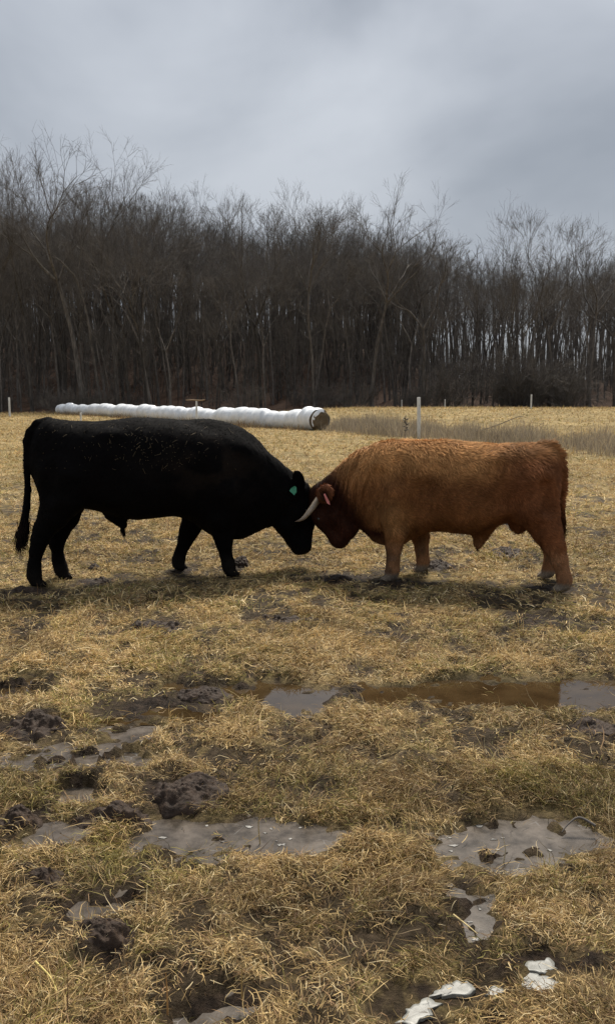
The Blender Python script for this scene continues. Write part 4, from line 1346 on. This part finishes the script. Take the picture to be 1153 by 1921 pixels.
# tangled bare brush at the foot of the wood
def shrub_mesh(seed, h, w):
    g = np.random.default_rng(seed); n = 26
    a = g.uniform(0, 6.28, n); rr0 = g.random(n) * w * .35
    d = np.stack([np.cos(a) * .55, np.sin(a) * .55, np.ones(n)], 1) + g.normal(0, .2, (n, 3))
    d /= np.linalg.norm(d, axis=1, keepdims=True)
    q = grow(np.stack([np.cos(a) * rr0, np.sin(a) * rr0, -.1 + 0 * a], 1), d, h * g.uniform(.7, 1.15, n), 6, .16, .0, g)
    r_ = taper(np.full(n, .028), 7, .3)
    ps = [tubes(q, r_, 4)]
    p, d, L_, r0 = branch_off(q, r_, 9, .1, 1, .8, .45, g, .6)
    q2 = grow(p, d, L_, 3, .2, .0, g); r2_ = taper(np.full(len(p), .012), 4, .4); ps.append(tubes(q2, r2_, 3))
    p, d, L_, r0 = branch_off(q2, r2_, 7, .1, 1, .7, .6, g, .6)
    q3 = grow(p, d, np.maximum(L_, .35), 2, .2, .0, g); ps.append(tubes(q3, taper(np.full(len(p), .008), 3, .5), 3))
    v, f = join(ps)
    return mesh("bare_shrub", v, f)
SH = [shrub_mesh(401, 4.2, 3.5), shrub_mesh(402, 3.2, 3.0), shrub_mesh(403, 2.4, 3.2)]
for sm in SH: sm.materials.append(m_twig)
rnd = random.Random(5)
def shrub(i, x, y, s, label, group):
    o = obj("bare_shrub", SH[i], None, None, (x, y, float(base_height(np.array([x]), np.array([y]))[0])))
    o.rotation_euler = (0, 0, rnd.uniform(0, 6.28)); o.scale = (s, s, s)
    tag(o, label, "shrub", group)
for k in range(14):
    x = 15 + 16 * rnd.random(); shrub(rnd.randrange(2), x, WOOD_EDGE(x) + rnd.uniform(-1, 6), rnd.uniform(.9, 1.6), "grey tangled bare shrub at the foot of the trees at the right", "bare shrubs along the right part of the wood edge")
for k in range(18):
    x = rnd.uniform(-40, 14); shrub(1 + rnd.randrange(2), x, WOOD_EDGE(x) + rnd.uniform(-1, 8), rnd.uniform(.6, 1.2), "low bare shrub between the trunks behind the bales and the bulls' heads", "bare shrubs along the left and middle wood edge")

# ------------------------------------------------------------------ tall dead weeds along the fence line and at the bales
def weeds(name, pts_fn, count, hgt_, wd, seed, tones, label):
    g = np.random.default_rng(seed)
    x, y, s = pts_fn(g, count); n = len(x)
    z = hgt(x, y)
    c = np.array(tones)[g.integers(0, len(tones), n)] * g.uniform(.6, 1.25, (n, 1))
    V, q, tr, cc = blades(x, y, z - .02, g.uniform(0, 6.28, n), np.clip(g.normal(1.25, .22, n), .5, 1.57), hgt_ * s * g.uniform(.4, 1.3, n), wd * g.uniform(.6, 1.3, n), g.normal(.10, .14, n), c, g, 3)
    o = obj(name, mesh(name, V, [q, tr], True, cc), m_grass)
    return tag(o, label, "weeds", kind="stuff")
def strip(g, n):
    x = .6 + 17 * g.random(n) ** .9
    y = np.where(x < 9, 49.5 - 2.75 * x, 24.8 - .2 * (x - 9)) + g.normal(0, 2.2, n) + 9 * g.random(n) ** 2
    d = fbm(x * .9, y * .4, seed=88, octv=3)
    k = g.random(n) < sstep(.30, .6, d) * .8 + .2
    return x[k], y[k], (.55 + .9 * sstep(.35, .7, d[k])) * (.6 + .4 * sstep(0, 4, x[k]))
weeds("dead_weeds", strip, 60000, .66, .013, 501, [(.30, .25, .185), (.38, .32, .235), (.20, .16, .12), (.42, .35, .23)], "grey-brown dead weeds along the fence line behind the red bull")
def balefoot(g, n):
    u = g.random(n) ** 1.3; p = A_[None] + axis[None] * u[:, None]
    off = -.75 - np.abs(g.normal(0, .5, n))
    x = p[:, 0] - nrm[0] * 0 + nrm[0] * off * np.sign(-nrm[1]) * -1; y = p[:, 1] - np.abs(off)
    d = fbm(u * 60, u * 0, seed=89, octv=3)
    k = g.random(n) < .2 + .8 * sstep(.4, .65, d)
    return x[k] * 1.0, y[k], (.5 + .9 * d[k])
weeds("dead_weeds", balefoot, 5000, .42, .020, 502, [(.20, .15, .09), (.28, .21, .12), (.14, .09, .06)], "dry weeds growing along the foot of the white bale row")

# one dark seed-headed weed and a fallen stick in the weed strip
def dry_weed():
    g = np.random.default_rng(601)
    o = empty("dry_weed", (4.02, 35.3, gz(4.02, 35.3)))
    q = spline([(0, 0, -.05), (.03, 0, .4), (.0, .02, .85)], 10)
    v, f = tubes(q[None], np.linspace(.014, .008, 10)[None], 5)
    obj("stem", mesh("stem", v, f), m_twig, o)
    n = 26; u = g.uniform(.35, .98, n)
    p = np.stack([.02 * np.sin(u * 3), 0 * u, u * .85], 1); a = g.uniform(0, 6.28, n)
    d = np.stack([np.cos(a), np.sin(a), .6 + 0 * a], 1)
    pts = grow(p, d / np.linalg.norm(d, axis=1, keepdims=True), np.full(n, .14) * g.uniform(.6, 1.3, n), 3, .2, .0, g)
    v, f = tubes(pts, np.tile(np.array([.008, .012, .020, .008]), (n, 1)), 4)
    obj("seed_head", mesh("seed_head", v, f), m_clip, o)
    tag(o, "single dark dried weed with seed heads just left of the thickest white post", "weed")
dry_weed()
def stick(name, pts, r, label, m):
    s_ = spline(pts, 12); v, f = tubes(s_[None], np.linspace(r, r * .4, 12)[None], 6)
    tag(obj(name, mesh(name, v, f), m), label, "stick")
stick("fallen_stick", [(7.1, 35.2, .35), (7.9, 35.2, .62), (8.6, 35.3, .90), (8.9, 35.3, .93)], .022, "thin dark stick leaning up out of the weeds right of the thickest white post", m_twig)
stick("fallen_stick", [(1.02, 2.86, .01), (.97, 2.88, .03), (.93, 2.87, .012), (.90, 2.85, -.01)], .005, "short dark twig lying in the ice at the right edge", m_twig)
